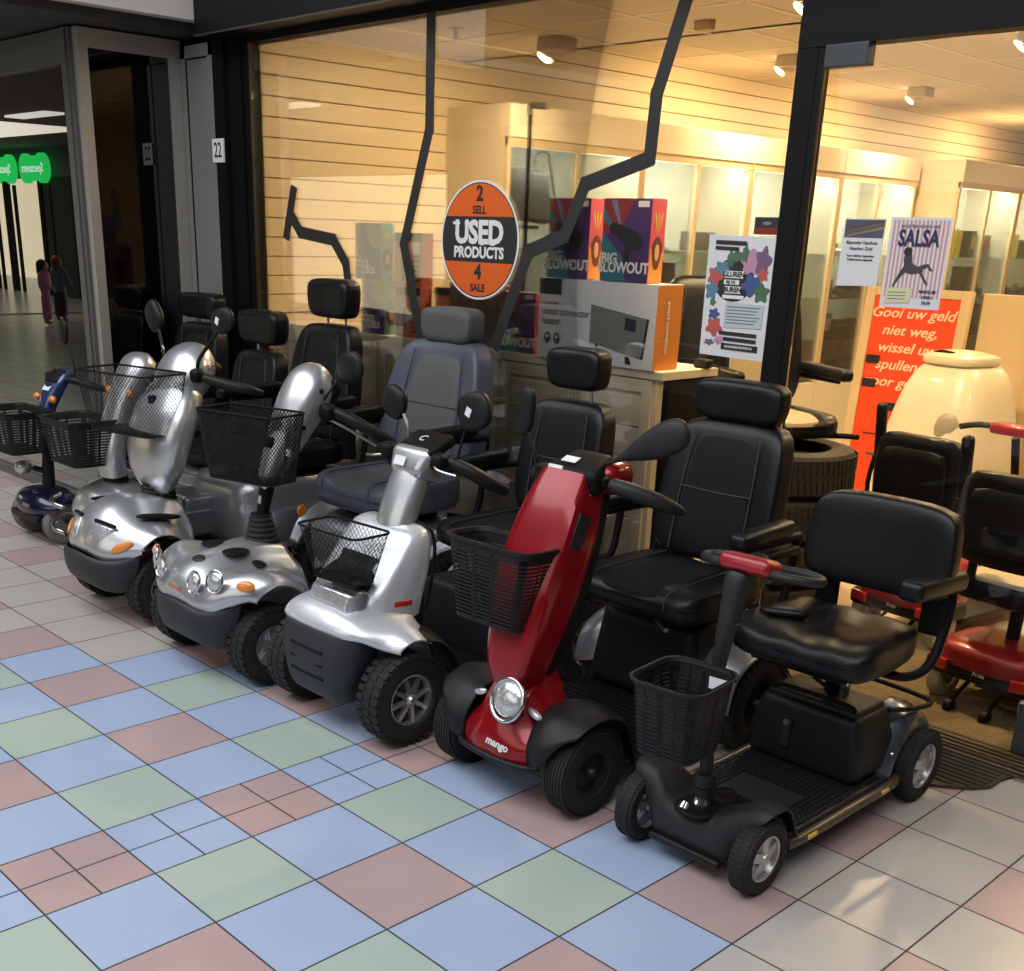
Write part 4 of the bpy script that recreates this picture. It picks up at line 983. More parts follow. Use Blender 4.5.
    for s_ in (-1,1):
        cols = [[(s_*.20,1.36,.30),(s_*.20,1.42,.42),(s_*.20,1.56,.50),(s_*.20,1.72,.48),(s_*.20,1.82,.34)],
                [(s_*.28,1.35,.28),(s_*.285,1.41,.38),(s_*.285,1.56,.45),(s_*.285,1.72,.43),(s_*.28,1.83,.28)],
                [(s_*.335,1.38,.26),(s_*.34,1.44,.34),(s_*.34,1.57,.39),(s_*.34,1.70,.37),(s_*.335,1.80,.24)]]
        MB(y0).net(cols,mirror=False).build('rear_mudguard','silver_dark',r,thick=.006)
    seat(r,.06,y0,1.27,1.72,.69,.48,.52,.48,head=(1.305,.31,.175,.12),arms=(-1,1),armz=.19,armlen=.36,thick=.11,m='vinyl',m2='vinyl_soft',lean=.16,taper=.22)
    MB(y0).rbox((.30,1.55,.80),(.05,.34,.03),.01,3).build('arm_support','frame_black',r)
    MB(y0).rbox((.31,1.69,.72),(.05,.06,.22),.01,3).build('arm_support','frame_black',r)
silver_shell()

# ---------- silver scooter half hidden behind, with a ribbed basket and grey storage trunk
def silver_hidden():
    y0 = .98
    r = thing('mobility_scooter', 'silver scooter with slim domed column and ribbed basket, next to the dark blue one', 'mobility scooter', (-2.99,y0,0), 0, 'mobility scooters parked outside the shop')
    for x in (-.22,.22): wheel(r, x, .98, .135, .09, y0, 'fine', 'spoke', 'rim_silver', face=.55)
    for x in (-.22,.21): wheel(r, x, 1.66, .15, .09, y0, 'fine', 'spoke', face=.55)
    cols = [[(0,.80,.27),(0,.79,.32),(0,.83,.40),(0,.90,.445),(0,.98,.455),(0,1.10,.43)],
            [(.10,.81,.26),(.10,.80,.31),(.10,.84,.385),(.10,.91,.43),(.10,.98,.44),(.10,1.10,.41)],
            [(.19,.85,.26),(.195,.845,.30),(.20,.88,.355),(.20,.93,.39),(.20,.99,.395),(.19,1.08,.36)],
            [(.245,.89,.27),(.25,.89,.30),(.255,.92,.335),(.255,.96,.355),(.255,1.01,.35),(.25,1.08,.29)]]
    MB(y0).net(cols).build('front_hood','silver',r,thick=.006)
    MB(y0).tube([(-.24,.86,.22),(-.2,.78,.21),(0,.76,.21),(.2,.78,.21),(.24,.86,.22)],.022,10).build('bumper','bumper',r)
    for z in (.30,.17):
        MB(y0).tube([(-.20,.80,z-.01),(-.27,.78,z),(-.32,.80,z+.015),(-.335,.85,z+.03)],.012,10).build('crash_bar','chrome',r)
    bellows(r,y0,(.04,.97,.43),.065,.05,.075,.0,4)
    MB(y0).sweep([(.955,.475,.085,.05),(.95,.56,.088,.055),(.98,.68,.085,.055),(1.03,.80,.085,.06),(1.09,.90,.10,.07),(1.14,.97,.105,.07),(1.175,1.0,.07,.045),(1.19,1.01,.02,.014)],.7,32,x0=.04).build('tiller_shell','silver',r)
    for s_ in (-1,1):
        MB(y0).tube([(.04+s_*.07,1.14,.93),(.04+s_*.14,1.16,.92),(.04+s_*.20,1.25,.88)],[.014,.021,.018],12).build('handlebar','black_plastic',r)
        MB(y0).ell((.04+s_*.10,1.02,.86),(.022,.015,.02)).build('indicator','amber',r)
    basket_ribbed(r,(-.06,.85,.745),(.36,.25),(.29,.19),.215,y0,.0,n=13)
    MB(y0).rbox((0,1.28,.14),(.44,.4,.05),.015,3).build('footboard','black_plastic',r)
    tk = MB(y0).rbox((.04,1.48,.37),(.38,.36,.21),.035,5).build('storage_box','silver_dark',r)
    MB(y0).rbox((.04,1.48,.395),(.39,.37,.014),.005,2).build('box_seam','silver',tk)
    MB(y0).rbox((0,1.62,.22),(.42,.34,.14),.03,4).build('rear_body','silver_dark',r)
    seat(r,.12,y0,1.32,1.72,.60,.38,.44,.40,head=(1.135,.35,.165,.12),arms=(),armz=.22,armlen=.40,thick=.10,lean=.14,m='vinyl',m2='vinyl_soft')
    MB(y0).rbox((.2,1.76,.72),(.26,.012,.12),.004,2).build('back_plate','alu_grey',r)
silver_hidden()

# ---------- small dark blue scooter at the far end
def blue():
    y0 = .92
    r = thing('mobility_scooter', 'small dark blue scooter with grey tyres and orange indicators beside the tinted glazing', 'mobility scooter', (-3.745,y0+.03,0), .04, 'mobility scooters parked outside the shop')
    for x in (-.19,.16): wheel(r, x, .93, .115, .075, y0, 'plain', 'dish', 'rim_silver', 'rubber_grey', face=.5)
    for x in (-.16,.2): wheel(r, x, 1.66, .12, .08, y0, 'plain', 'dish', 'rim_silver', 'rubber_grey', face=.5)
    cols = [[(0,.80,.13),(0,.785,.19),(0,.82,.255),(0,.90,.285),(0,1.0,.275),(0,1.10,.20)],
            [(.10,.81,.13),(.10,.795,.19),(.10,.83,.25),(.10,.90,.28),(.10,1.0,.27),(.10,1.10,.19)],
            [(.17,.83,.15),(.17,.825,.20),(.175,.86,.24),(.175,.92,.265),(.175,1.0,.255),(.17,1.08,.17)],
            [(.22,.86,.17),(.225,.86,.20),(.23,.88,.225),(.23,.93,.24),(.23,1.0,.225),(.225,1.06,.15)]]
    MB(y0).net(cols).build('front_hood','blue',r,thick=.006)
    MB(y0).rbox((0,.80,.14),(.30,.03,.04),.01,3).build('bumper','black_plastic',r)
    MB(y0).ell((-.10,.86,.375),(.045,.045,.035),.8,.9).build('headlamp','lamp_clear',r)
    MB(y0).tube([(-.06,.90,.37),(0,.93,.36)],.016,8,2).build('lamp_arm','black_plastic',r)
    MB(y0).tube([(.0,.94,.25),(.0,.95,.40),(.0,.955,.55)],[.035,.03,.022],12).build('steering_column','black_plastic',r)
    tl = MB(y0).sweep([(.95,.58,.045,.03),(.97,.67,.05,.035),(1.0,.74,.06,.038),(1.05,.82,.075,.035),(1.10,.86,.07,.03)],.6).build('tiller_shell','blue_light',r)
    MB(y0).rbox((0,1.04,.845),(.12,.09,.02),.008,3,rot=RX(.7)).build('dash_panel','frame_black',tl)
    label_plate(tl,y0,(0,.985,.79),(.07,.03),RX(-.7))
    for s_ in (-1,1):
        MB(y0).ell((s_*.085,.97,.74),(.028,.018,.02)).build('indicator','amber',r)
        MB(y0).tube([(s_*.05,1.06,.83),(s_*.14,1.07,.835),(s_*.22,1.13,.81),(s_*.23,1.2,.79)],[.014,.02,.02,.014],10).build('handlebar','black_plastic',r)
    mirror(r,y0,(.10,1.07,.86),(.10,1.06,1.075),(.065,.035,.13,.1),pts=[(.15,1.07,.85),(.15,1.07,.93),(.115,1.06,1.02)])
    basket_ribbed(r,(.0,.80,.70),(.36,.25),(.29,.19),.215,y0,.0,n=13)
    MB(y0).rbox((0,1.26,.13),(.36,.44,.05),.015,3).build('footboard','black_plastic',r)
    MB(y0).rbox((0,1.56,.25),(.34,.36,.22),.05,5).build('rear_body','blue',r)
    seat(r,.16,y0,1.42,1.80,.58,.42,.54,.44,head=(1.19,.38,.135,.12),arms=(1,-1),armz=.2,armlen=.28,thick=.09,lean=.10,m='vinyl',m2='vinyl_soft')
blue()
# ============================================================ window dressing
def flat(parent, name, pts, y, m, th=.0008):
    """thin printed shape in the XZ plane"""
    b = MB(); b.poly([(x,y,z) for x,z in pts]); b.poly([(x,y+th,z) for x,z in pts][::-1])
    n = len(pts)
    for i in range(n): b.poly([(pts[i][0],y,pts[i][1]),(pts[(i+1)%n][0],y,pts[(i+1)%n][1]),(pts[(i+1)%n][0],y+th,pts[(i+1)%n][1]),(pts[i][0],y+th,pts[i][1])])
    return b.build(name, m, parent, False)
def oval(cx, cz, rx, rz, n=24, a0=0, a1=2*PI): return [(cx+rx*math.cos(a0+(a1-a0)*k/n), cz+rz*math.sin(a0+(a1-a0)*k/n)) for k in range(n if a1-a0 > 6.28 else n+1)]
def pm(name, r, g, b, rough=.5): 
    if name not in M: M[name] = mat(name, srgb(r,g,b), rough)
    return name

# tape repairs on the glass
def tape(name, runs, label):
    b = MB()
    for i, (x0,z0,x1,z1) in enumerate(runs):
        d = Vector((x1-x0,0,z1-z0)); n = Vector((-d.z,0,d.x)).normalized()*.029; e = d.normalized()*.018; y = 2.0965-.0004*(i % 2)
        P = [Vector((x0,y,z0))-e-n, Vector((x0,y,z0))-e+n, Vector((x1,y,z1))+e+n, Vector((x1,y,z1))+e-n]
        b.poly(P); b.poly([p+Vector((0,.0004,0)) for p in P][::-1])
    o = b.build(name, 'tape', None, False, recalc=False); tag(o, label, 'tape'); return o
def chain(P): return [(*P[i],*P[i+1]) for i in range(len(P)-1)]
tape('tape_strip', chain([(-1.984,2.47),(-1.985,2.03),(-2.155,1.55),(-2.022,1.11)]), 'long black tape line running down the glass from its top edge to the boards')
tape('tape_strip', chain([(-.60,2.50),(-.735,2.10),(-.745,1.885),(-1.055,1.80),(-1.15,1.61),(-1.345,1.545),(-1.53,1.15)]), 'crooked black tape line zigzagging over the glass past the round used products sticker')
tape('tape_strip', chain([(-3.031,1.786),(-3.105,1.565)])+chain([(-3.055,1.665),(-2.98,1.585),(-2.70,1.556),(-2.60,1.45),(-2.587,1.38)]), 'short forked black tape piece on the glass near the black door frame')

# round sticker
us = thing('used_products_sticker', 'round orange and black window sticker reading USED PRODUCTS', 'sticker', (-1.648,2.0955,1.578))
R_ = .243
flat(us,'white_edge',oval(0,0,R_,R_,64),-.0010,'white_sticker')
flat(us,'black_ring',oval(0,0,R_*.965,R_*.965,64),-.0016,'ink')
def cap(z0, up): 
    r = R_*.945; a = math.asin(z0/r) if up else math.asin(-z0/r)
    P = [(r*math.cos(t), r*math.sin(t)*(1 if up else -1)) for t in [a+(PI-2*a)*k/28 for k in range(29)]]
    return P
flat(us,'orange_field',cap(.098,True),-.0022,'orange_used'); flat(us,'orange_field',cap(-.088,False),-.0022,'orange_used')
def T(nm, s, size, x, z, m, sx=1, bold=.0, y=-.003, par=us, **k): return text(nm, s, size, (x,y,z), m, par, sx=sx, bold=bold, ext=.0003, **k)
T('lettering','2',.085,0,.187,'ink',1.0,.003); T('lettering','SELL',.044,0,.123,'ink',1.0,.0015)
T('lettering','USED',.128,0,.030,'white_ink',.98,.0055); T('lettering','PRODUCTS',.062,0,-.050,'white_ink',.98,.0025)
T('lettering','4',.085,0,-.130,'ink',1.0,.003); T('lettering','SALE',.044,0,-.195,'ink',1.0,.0015)
# slab serifs on the big word
sf = MB()
for (x, z, w) in ((-.143,.070,.044),(-.071,.070,.036),(.022,.070,.02),(.022,-.012,.02),(.088,.070,.026),(.088,-.012,.026)):
    sf.box((x-w/2,-.0040,z-.006),(x+w/2,-.0024,z+.006))
sf.build('serifs','white_ink',us,False)

# flower poster
fp = thing('flower_poster', 'portrait poster with a bouquet and the words GLUREN BIJ DE BUREN taped to the glass', 'poster', (-.30,2.0955,1.42)); fp.rotation_euler = (0,0,0)
flat(fp,'sheet',[(-.138,-.205),(.138,-.21),(.14,.205),(-.142,.21)],-.001,'paper')
cols_ = [pm('poster pink',190,140,170),pm('poster red',190,90,80),pm('poster blue',70,90,140),pm('poster green',80,110,80),pm('poster teal',90,130,150),pm('poster violet',120,90,120),pm('poster dark',45,42,48)]
rnd_ = random.Random(3)
flat(fp,'bouquet',oval(-.02,.06,.085,.075,20),-.0016,'poster dark')
for k, (x,z,rx,rz,c) in enumerate(((.05,.12,.045,.04,0),(.095,.125,.03,.045,5),(-.10,.07,.03,.032,1),(-.075,.10,.03,.02,4),(.06,.045,.04,.035,2),(.10,.08,.02,.02,1),(.10,.02,.03,.03,3),(-.11,.02,.025,.03,4),(-.09,-.06,.022,.018,2),(-.085,-.105,.032,.03,1),(-.06,-.15,.018,.015,0),(-.01,.14,.03,.018,3),(-.04,.13,.014,.03,3),(.02,.15,.012,.03,3),(-.10,-.02,.012,.012,3),(-.10,-.16,.02,.01,5))):
    P = [(x+rx*(1+.22*math.sin(5*a+k))*math.cos(a), z+rz*(1+.22*math.sin(5*a+k))*math.sin(a)) for a in [2*PI*i/30 for i in range(30)]]
    flat(fp,'blossom',P,-.0019-.00005*k,cols_[c])
for (x0,x1,z0,z1) in ((-.06,.02,.066,.09),(-.06,.005,.044,.060),(-.055,.015,.014,.038),(-.06,.03,-.004,.008)): flat(fp,'title_bar',[(x0,z0),(x1,z0),(x1,z1),(x0,z1)],-.0032,'white_ink')
T('lettering','GLUREN',.024,-.02,.078,'ink',1,.0008,-.0042,fp); T('lettering','BIJ DE',.015,-.03,.052,'ink',1,.0004,-.0042,fp); T('lettering','BUREN',.024,-.02,.026,'ink',1,.0008,-.0042,fp)
flat(fp,'text_panel',[(-.045,-.105),(.115,-.10),(.118,-.02),(-.042,-.015)],-.0032,pm('poster pale',185,200,200))
for k in range(6): flat(fp,'text_line',[(-.035,-.03-.011*k),(.105-.01*(k%3),-.029-.011*k),(.105-.01*(k%3),-.0325-.011*k),(-.035,-.0335-.011*k)],-.004,'grey_ink')
for (x0,x1,z0,z1) in ((-.11,.02,.178,.192),(-.11,-.01,.160,.172),(-.06,.10,-.130,-.117),(-.04,.10,-.150,-.137),(-.045,.11,-.180,-.158)): flat(fp,'dark_strip',[(x0,z0),(x1,z0-.002),(x1,z1-.002),(x0,z1)],-.0036,'ink')
T('lettering','GLURENBIJDEBUREN.NL',.011,.03,-.170,'white_ink',1,.0002,-.0044,fp)

cd_ = thing('small_card', 'small black and red card on the glass just above the flower poster', 'card', (-.208,2.0955,1.662))
flat(cd_,'card',[(-.05,-.028),(.05,-.028),(.05,.028),(-.05,.028)],-.001,'ink'); flat(cd_,'red_band',[(-.05,-.028),(.05,-.028),(.05,-.006),(-.05,-.006)],-.0016,pm('card red',130,40,25))
flat(cd_,'emblem',oval(.0,.008,.018,.006,16),-.0018,'grey_ink')

ep = thing('notice_sheet', 'white notice sheet with a photograph of timber on top, left of the striped SALSA sheet', 'poster', (.16,2.0905,1.587))
ep['label'] = 'white notice sheet with a timber photograph across its top, beside the striped SALSA sheet'
flat(ep,'sheet',[(-.072,-.105),(.072,-.1),(.075,.103),(-.07,.103)],-.001,'paper')
flat(ep,'photo',[(-.066,.045),(.07,.045),(.072,.1),(-.066,.1)],-.0016,pm('photo slate',80,85,100))
for k in range(3): flat(ep,'plank',[(-.06,.048+.012*k),(.07,.072+.012*k),(.07,.080+.010*k),(-.05,.054+.012*k)],-.002-.0001*k,pm('photo tan%d'%k,150-30*k,125-25*k,85-15*k))
for s_, z, sz in (('Bijzonder Gasthuis',.030,.0145),('Haarlem Zuid',.012,.0145),('Voor allerlei reparaties',-.010,.0105),('Telefonische afspraak',-.022,.0105)): T('lettering',s_,sz,0,z,'ink',1,.0002,-.002,ep)

sa = thing('salsa_sheet', 'pink striped sheet headed SALSA with a reclining dancer, on the door glass', 'poster', (.352,2.0905,1.563))
flat(sa,'sheet',[(-.1,-.137),(.10,-.137),(.10,.133),(-.1,.133)],-.001,'paper')
for k in range(14): flat(sa,'stripe',[(-.09+.0135*k,-.105),(-.0835+.0135*k,-.105),(-.0835+.0135*k,.125),(-.09+.0135*k,.125)],-.0016,pm('stripe pink',205,150,155))
T('lettering','SALSA',.068,0,.070,pm('navy ink',45,40,85) and 'navy ink',.72,.002,-.003,sa); T('lettering','en al het moois van',.016,0,.108,'grey_ink',1,.0002,-.003,sa)
flat(sa,'figure',[(-.035,.03),(-.02,.038),(-.012,.02),(-.01,.0),(.01,-.012),(.03,-.004),(.045,-.002),(.06,-.02),(.063,-.023),(.05,-.022),(.045,-.012),(.03,-.018),(.028,-.03),(.05,-.06),(.053,-.066),(.043,-.062),(.018,-.03),(-.005,-.035),(-.03,-.03),(-.05,-.055),(-.062,-.075),(-.067,-.073),(-.05,-.035),(-.035,-.01),(-.04,.01)],-.0026,pm('figure grey',70,65,70))
flat(sa,'figure_hair',oval(-.028,.032,.014,.014,14),-.003,'ink')
flat(sa,'note_panel',[(-.085,-.125),(.0,-.12),(.0,-.075),(-.085,-.08)],-.003,pm('cream note',215,210,170))
for k in range(3): flat(sa,'text_line',[(-.075,-.09-.01*k),(-.015,-.088-.01*k),(-.015,-.0905-.01*k),(-.075,-.0925-.01*k)],-.0036,'grey_ink')
for s_, z in (('MAKKUM',-.085),('OPEN',-.102),('20:30',-.118)): T('lettering',s_,.013,.055,z,'navy ink',1,.0003,-.003,sa)

# board plinth with framed panels, and the worktop beside it
pl = thing('display_plinth', 'waist-high plinth of pale limed boards behind the shop window', 'plinth', (-2.03,2.46,0))
boxo('carcass',(-1.30,-.27,0),(1.34,-.235,1.10),'osb',pl); boxo('top_board',(-1.31,-.29,1.085),(1.375,.08,1.118),'osb',pl,bev=.002)
boxo('leg',(-1.28,.02,0),(-1.24,.06,1.085),'dark_wall',pl); boxo('void_block',(1.16,-.225,0),(1.365,.06,1.085),'frame_black',pl)  # black block added to darken the open void at the plinth end
for k in range(3):
    x0 = -1.28+.875*k; x1 = x0+.85
    q = MB().box((x0,-.285,.06),(x0+.05,-.27,1.08)).box((x1-.05,-.285,.06),(x1,-.27,1.08)).box((x0+.05,-.285,1.03),(x1-.05,-.27,1.08)).box((x0+.05,-.285,.06),(x1-.05,-.27,.11))
    f = q.build('panel_frame','osb',pl,False)
    s2 = MB()
    for j in range(7): s2.box((x0+.055,-.279,.14+.125*j),(x1-.055,-.271,.259+.125*j))
    s2.build('slats','osb',f,False,bev=.003)
sock = thing('power_adapter', 'black plug adapter with cable on the plinth top behind the orange carton end', 'adapter', (-.675,2.46,1.119))
MB().rbox((0,0,.018),(.07,.05,.035),.008,2).tube([(.03,0,.01),(.07,.02,.008),(.10,-.03,.008)],.004,6).build('body','black_plastic',sock)

def pbox(name, label, cat, x0, x1, d, z0, z1, y, front, side, group=None):
    t = thing(name, label, cat, ((x0+x1)/2,y,z0), 0, group); w = (x1-x0)/2
    boxo('carton',(-w,0,0),(w,d,z1-z0),front,t,bev=.0015)
    b = MB().box((w,.001,.001),(w+.0012,d-.001,z1-z0-.001)); b.build('side_panel',side,t,False)
    return t, w, z1-z0
pm('print purple',78,50,110); pm('print teal',50,120,130); pm('print red',150,50,60); pm('print pink',215,90,110); pm('print orange',235,150,70); pm('print yellow',225,200,90); pm('print violet',95,80,140); pm('print mint',95,165,150); pm('print skin',205,140,105); pm('print hair',110,55,35); pm('print salmon',185,95,75); pm('print bluegrey',120,130,165)
pm('face_tone',225,170,140)
def sidepic(t, w, d, h, hair='print hair', base=None, leafm='print yellow'):
    q = []
    def sp_(name, pts, m, off):
        b = MB(); b.poly([(w+off, y_, z_) for y_, z_ in pts]); b.poly([(w+off-.0005, y_, z_) for y_, z_ in pts][::-1]); b.build(name, m, t, False, recalc=False)
    if base: sp_('side_glow',[(.004,.004),(d-.004,.004),(d-.004,h*.36),(.004,h*.42)],base,.0018)
    for k in (-1,0,1): sp_('leaf_print',[(d/2+k*d*.08,h*.60),(d/2+k*d*.22-d*.05,h*.80),(d/2+k*d*.25,h*.86),(d/2+k*d*.20+d*.05,h*.78)],leafm,.0020)
    sp_('hair_print',[(d/2+d*.34*(1+.15*math.sin(3*a))*math.cos(a), h*.36+h*.20*math.sin(a)) for a in [2*PI*i/22 for i in range(22)]],hair,.0022)
    sp_('face_print',[(d/2+d*.15*math.cos(a), h*.37+h*.10*math.sin(a)) for a in [2*PI*i/18 for i in range(18)]],'face_tone',.0036)
def dryer(t, w, h, y=-.001, s=1., m='ink', ox=0.):
    P = [(-.36,.66),(-.30,.72),(-.05,.68),(.25,.60),(.36,.52),(.37,.44),(.28,.38),(.12,.40),(.08,.18),(-.02,.18),(.0,.44),(-.2,.56),(-.34,.60)]
    flat(t,'dryer_print',[(ox+px*2*w*.98*s, pz*h) for px, pz in P],y,m)
def big_blowout(label, x0, x1, z0, z1, y, d=.09):
    t, w, h = pbox('hairdryer_box', label, 'box', x0, x1, d, z0, z1, y, 'print purple', 'print pink', 'purple hairdryer boxes in the window')
    flat(t,'red_field',[(-w,h*.55),(-.2*w,h*.62),(w*.3,h),(-w,h)],-.0009,'print red'); flat(t,'teal_field',[(-w,.001),(.1*w,.001),(-.1*w,h*.3),(-w,h*.62)],-.001,'print teal')
    flat(t,'ray',[(-.7*w,h*.98),(-.45*w,h*.98),(-.05*w,h*.5)],-.0014,'print bluegrey'); flat(t,'ray',[(-w,h*.9),(-w,h*.75),(-.1*w,h*.5)],-.0014,'print teal')
    dryer(t,w,h,-.0022); flat(t,'white_tag',[(.45*w,h*.9),(.9*w,h*.9),(.9*w,h*.97),(.45*w,h*.97)],-.0022,'white_ink')
    T('lettering','BIG',.052,-w*.62,h*.28,'white_ink',1,.0016,-.0035,t); T('lettering','BLOWOUT',.056,-w*.02,h*.17,'white_ink',.92,.0018,-.0035,t)
    sidepic(t,w,d,h,'print hair','print orange'); return t
big_blowout('purple BIG BLOWOUT hairdryer box standing on the white heater carton by its orange end', -1.005,-.765,1.445,1.752,2.16)
big_blowout('purple BIG BLOWOUT hairdryer box on the heater carton, crossed by the black tape', -1.30,-1.075,1.445,1.752,2.16)
big_blowout('purple BLOWOUT hairdryer box standing on the plinth beside the heater carton', -1.62,-1.395,1.119,1.372,2.20)
hb_, w, h = pbox('heater_carton', 'large white convector heater carton with an orange end on the plinth', 'box', -1.33,-.70,.16,1.119,1.443,2.155,'paper','print orange')
hb_.children[1].data.materials[0] = mat('carton orange', srgb(205,125,45), .6)
flat(hb_,'brand_block',[(-w,h*.80),(-w*.60,h*.80),(-w*.60,h-.001),(-w,h-.001)],-.001,'ink')
T('lettering','smart convector',.044,-w*.93,h*.59,'ink',.9,.0002,-.0015,hb_,align='LEFT'); T('lettering','heater',.044,-w*.93,h*.47,'ink',.9,.0002,-.0015,hb_,align='LEFT'); T('lettering','FREE STANDING',.014,-w*.93,h*.69,'grey_ink',.9,.0002,-.0015,hb_,align='LEFT')
for k in (0,1): flat(hb_,'round_icon',oval(-w*.82+k*.055,h*.26,.019,.024),-.0012,'ink')
for k in (0,1): flat(hb_,'icon_mark',oval(-w*.82+k*.055,h*.28,.007,.009,12),-.002,'white_ink')
flat(hb_,'heater_print',[(-.02,h*.72),(w*.86,h*.60),(w*.80,h*.12),(-.02,h*.26)],-.0014,pm('heater grey',120,122,120)); flat(hb_,'heater_edge',[(w*.80,h*.12),(w*.86,h*.60),(w*.90,h*.60),(w*.84,h*.13)],-.0016,'ink')
flat(hb_,'heater_screen',[(w*.52,h*.60),(w*.70,h*.575),(w*.69,h*.43),(w*.51,h*.455)],-.002,pm('screen navy',35,40,60)); flat(hb_,'heater_foot',[(w*.55,h*.14),(w*.62,h*.13),(w*.66,h*.04),(w*.56,h*.05)],-.0018,'ink'); flat(hb_,'heater_foot',[(.01,h*.25),(.03,h*.245),(.02,h*.20)],-.0018,'ink')
text('lettering','smart convector',.030,(w+.0022,.075,h*.5),'white_ink',hb_,rot=(PI/2,PI/2,PI/2),bold=.0003)

def curl(label, x0, x1, z0, z1, y):
    t, w, h = pbox('curler_box', label, 'box', x0, x1, .085, z0, z1, y, 'print purple', 'print mint', 'teal and purple boxes in the window')
    flat(t,'olive_field',[(.2*w,h*.5),(w,h*.6),(w,h),(-.1*w,h)],-.001,pm('print olive',130,125,70)); flat(t,'violet_field',[(-w,.001),(-.2*w,.001),(-.5*w,h*.4),(-w,h*.5)],-.001,'print bluegrey')
    dryer(t,w,h,-.002,.9); T('lettering','COOL',.045,-w*.4,h*.28,'white_ink',.9,.0012,-.003,t); T('lettering','CURLS',.042,-w*.0,h*.16,'white_ink',.9,.0012,-.003,t)
    sidepic(t,w,.085,h,'print hair'); return t
curl('purple and mint hairdryer box on the plinth, lower of its pair', -2.61,-2.43,1.119,1.375,2.20)
curl('purple and mint hairdryer box lying on another, upper of its pair', -2.66,-2.46,1.376,1.64,2.20)
def salmon(label, x0, x1, z0, z1, y):
    t, w, h = pbox('beauty_box', label, 'box', x0, x1, .075, z0, z1, y, 'print salmon', 'print salmon', 'salmon and black boxes in the window')
    flat(t,'dark_top',[(-w,h*.85),(w,h*.85),(w,h-.001),(-w,h-.001)],-.001,'ink'); flat(t,'pale_panel',[(-w*.8,h*.05),(w*.2,h*.05),(w*.2,h*.8),(-w*.8,h*.8)],-.001,pm('print blush',190,130,110))
    flat(t,'tool_print',[(-w*.4,h*.1),(-w*.2,h*.1),(-w*.15,h*.6),(-w*.45,h*.6)],-.002,'ink')
    for k in range(6): flat(t,'text_line',[(w*.35,h*(.1+.09*k)),(w*.9,h*(.1+.09*k)),(w*.9,h*(.14+.09*k)),(w*.35,h*(.14+.09*k))],-.002,'ink')
    flat(t,'picture',[(w*.4,h*.62),(w*.9,h*.62),(w*.9,h*.82),(w*.4,h*.82)],-.002,'paper')
    return t
salmon('salmon pink and black beauty tool box, upper of the two near the mint boxes', -2.40,-2.20,1.355,1.60,2.24)
salmon('salmon pink and black beauty tool box, lower and nearer the mint boxes', -2.36,-2.18,1.119,1.354,2.22)
salmon('salmon pink and black beauty tool box beside a grey speaker, on the plinth', -2.165,-2.0,1.119,1.36,2.30)
dk = thing('brown_crate', 'dark brown carton on the plinth below the round orange sticker', 'box', (-1.84,2.31,1.119))
boxo('carton',(-.15,-.07,0),(.19,.07,.27),mat('brown carton',(.09,.06,.035),.7),dk,bev=.003); boxo('flap',(-.15,-.072,.2),(.19,-.07,.27),mat('brown flap',(.13,.09,.05),.7),dk)
sk = thing('walking_stick', 'black walking stick with a beige handle standing upright behind the used products sticker', 'walking stick', (-1.62,2.35,1.119))
MB().cyl((0,0,0),(0,0,.99),.009,n=12).build('shaft','frame_black',sk); MB().tube([(0,0,.97),(0,0,1.005),(.05,0,1.005),(.10,0,1.0)],.014,10).build('handle','wood',sk)

# glass display cabinets along the slatted wall
random.seed(11)
strip = emis('cabinet strip lamp', (.93,1.,.80), 9)
ORD = ['first','second','third','fourth','fifth','sixth','seventh','eighth','ninth']
def cabinet(k, y0, X0=-3.448, X1=-2.92, L=1.235, endpanel=False):
    t = thing('display_cabinet', '%s cream glass-fronted display cabinet along the slatted wall, counted from the window' % ORD[k], 'display cabinet', (0,y0,0), 0, 'glass display cabinets')
    boxo('end_panel',(X0,0,0),(X1-.03,.02,2.13),'cab_cream',t); boxo('end_panel',(X0,L-.02,0),(X1-.03,L,2.13),'cab_cream',t)
    boxo('back_panel',(X0,.02,.5),(X0+.012,L-.02,2.13),'cab_back',t); boxo('base_cupboard',(X0,.0,0),(X1,L,.52),'cab_cream',t)
    hd = boxo('header',(X0,.001,2.13),(X1+.015,L-.001,2.305),'cab_cream',t,bev=.003); boxo('header_lip',(X1-.02,0,2.085),(X1+.005,L,2.13),'cab_post',hd)
    for y in (0,.60,L-.028): boxo('post',(X1-.03,y,.52),(X1,y+.028,2.13),'cab_post',t)
    for z in (.85,1.18,1.52): boxo('shelf',(X0+.02,.025,z),(X1-.05,L-.025,z+.008),'glass_shelf',t)
    for y in (.03,.63): boxo('glass_door',(X1-.018,y,.53),(X1-.012,y+.568,2.08),'glass_shelf' if False else 'glass',t)
    boxo('light_strip',(X1-.10,.05,2.10),(X1-.06,L-.05,2.125),strip,t)
    l = bpy.data.lights.new('cabinet strip', 'AREA'); l.shape = 'RECTANGLE'; l.size = .03; l.size_y = L-.1; l.energy = 24; l.color = (.97,1,.82)
    lo = bpy.data.objects.new('cabinet_strip', l); C.objects.link(lo); lo.location = (X1-.09,y0+L/2,2.095); lo.rotation_euler = (0,.45,0)
    return t
pm('i1',40,38,36); pm('i2',70,60,50); pm('i3',120,115,105); pm('i4',200,200,195); pm('i5',150,90,60); pm('i6',90,100,110); pm('i7',190,170,60); pm('i8',60,45,60)
KC = {'i1':'black','i2':'brown','i3':'grey','i4':'white','i5':'copper','i6':'slate','i7':'yellow','i8':'plum'}
SH = {.528:'bottom',.858:'lower',1.188:'middle',1.528:'upper'}
cntd = {}
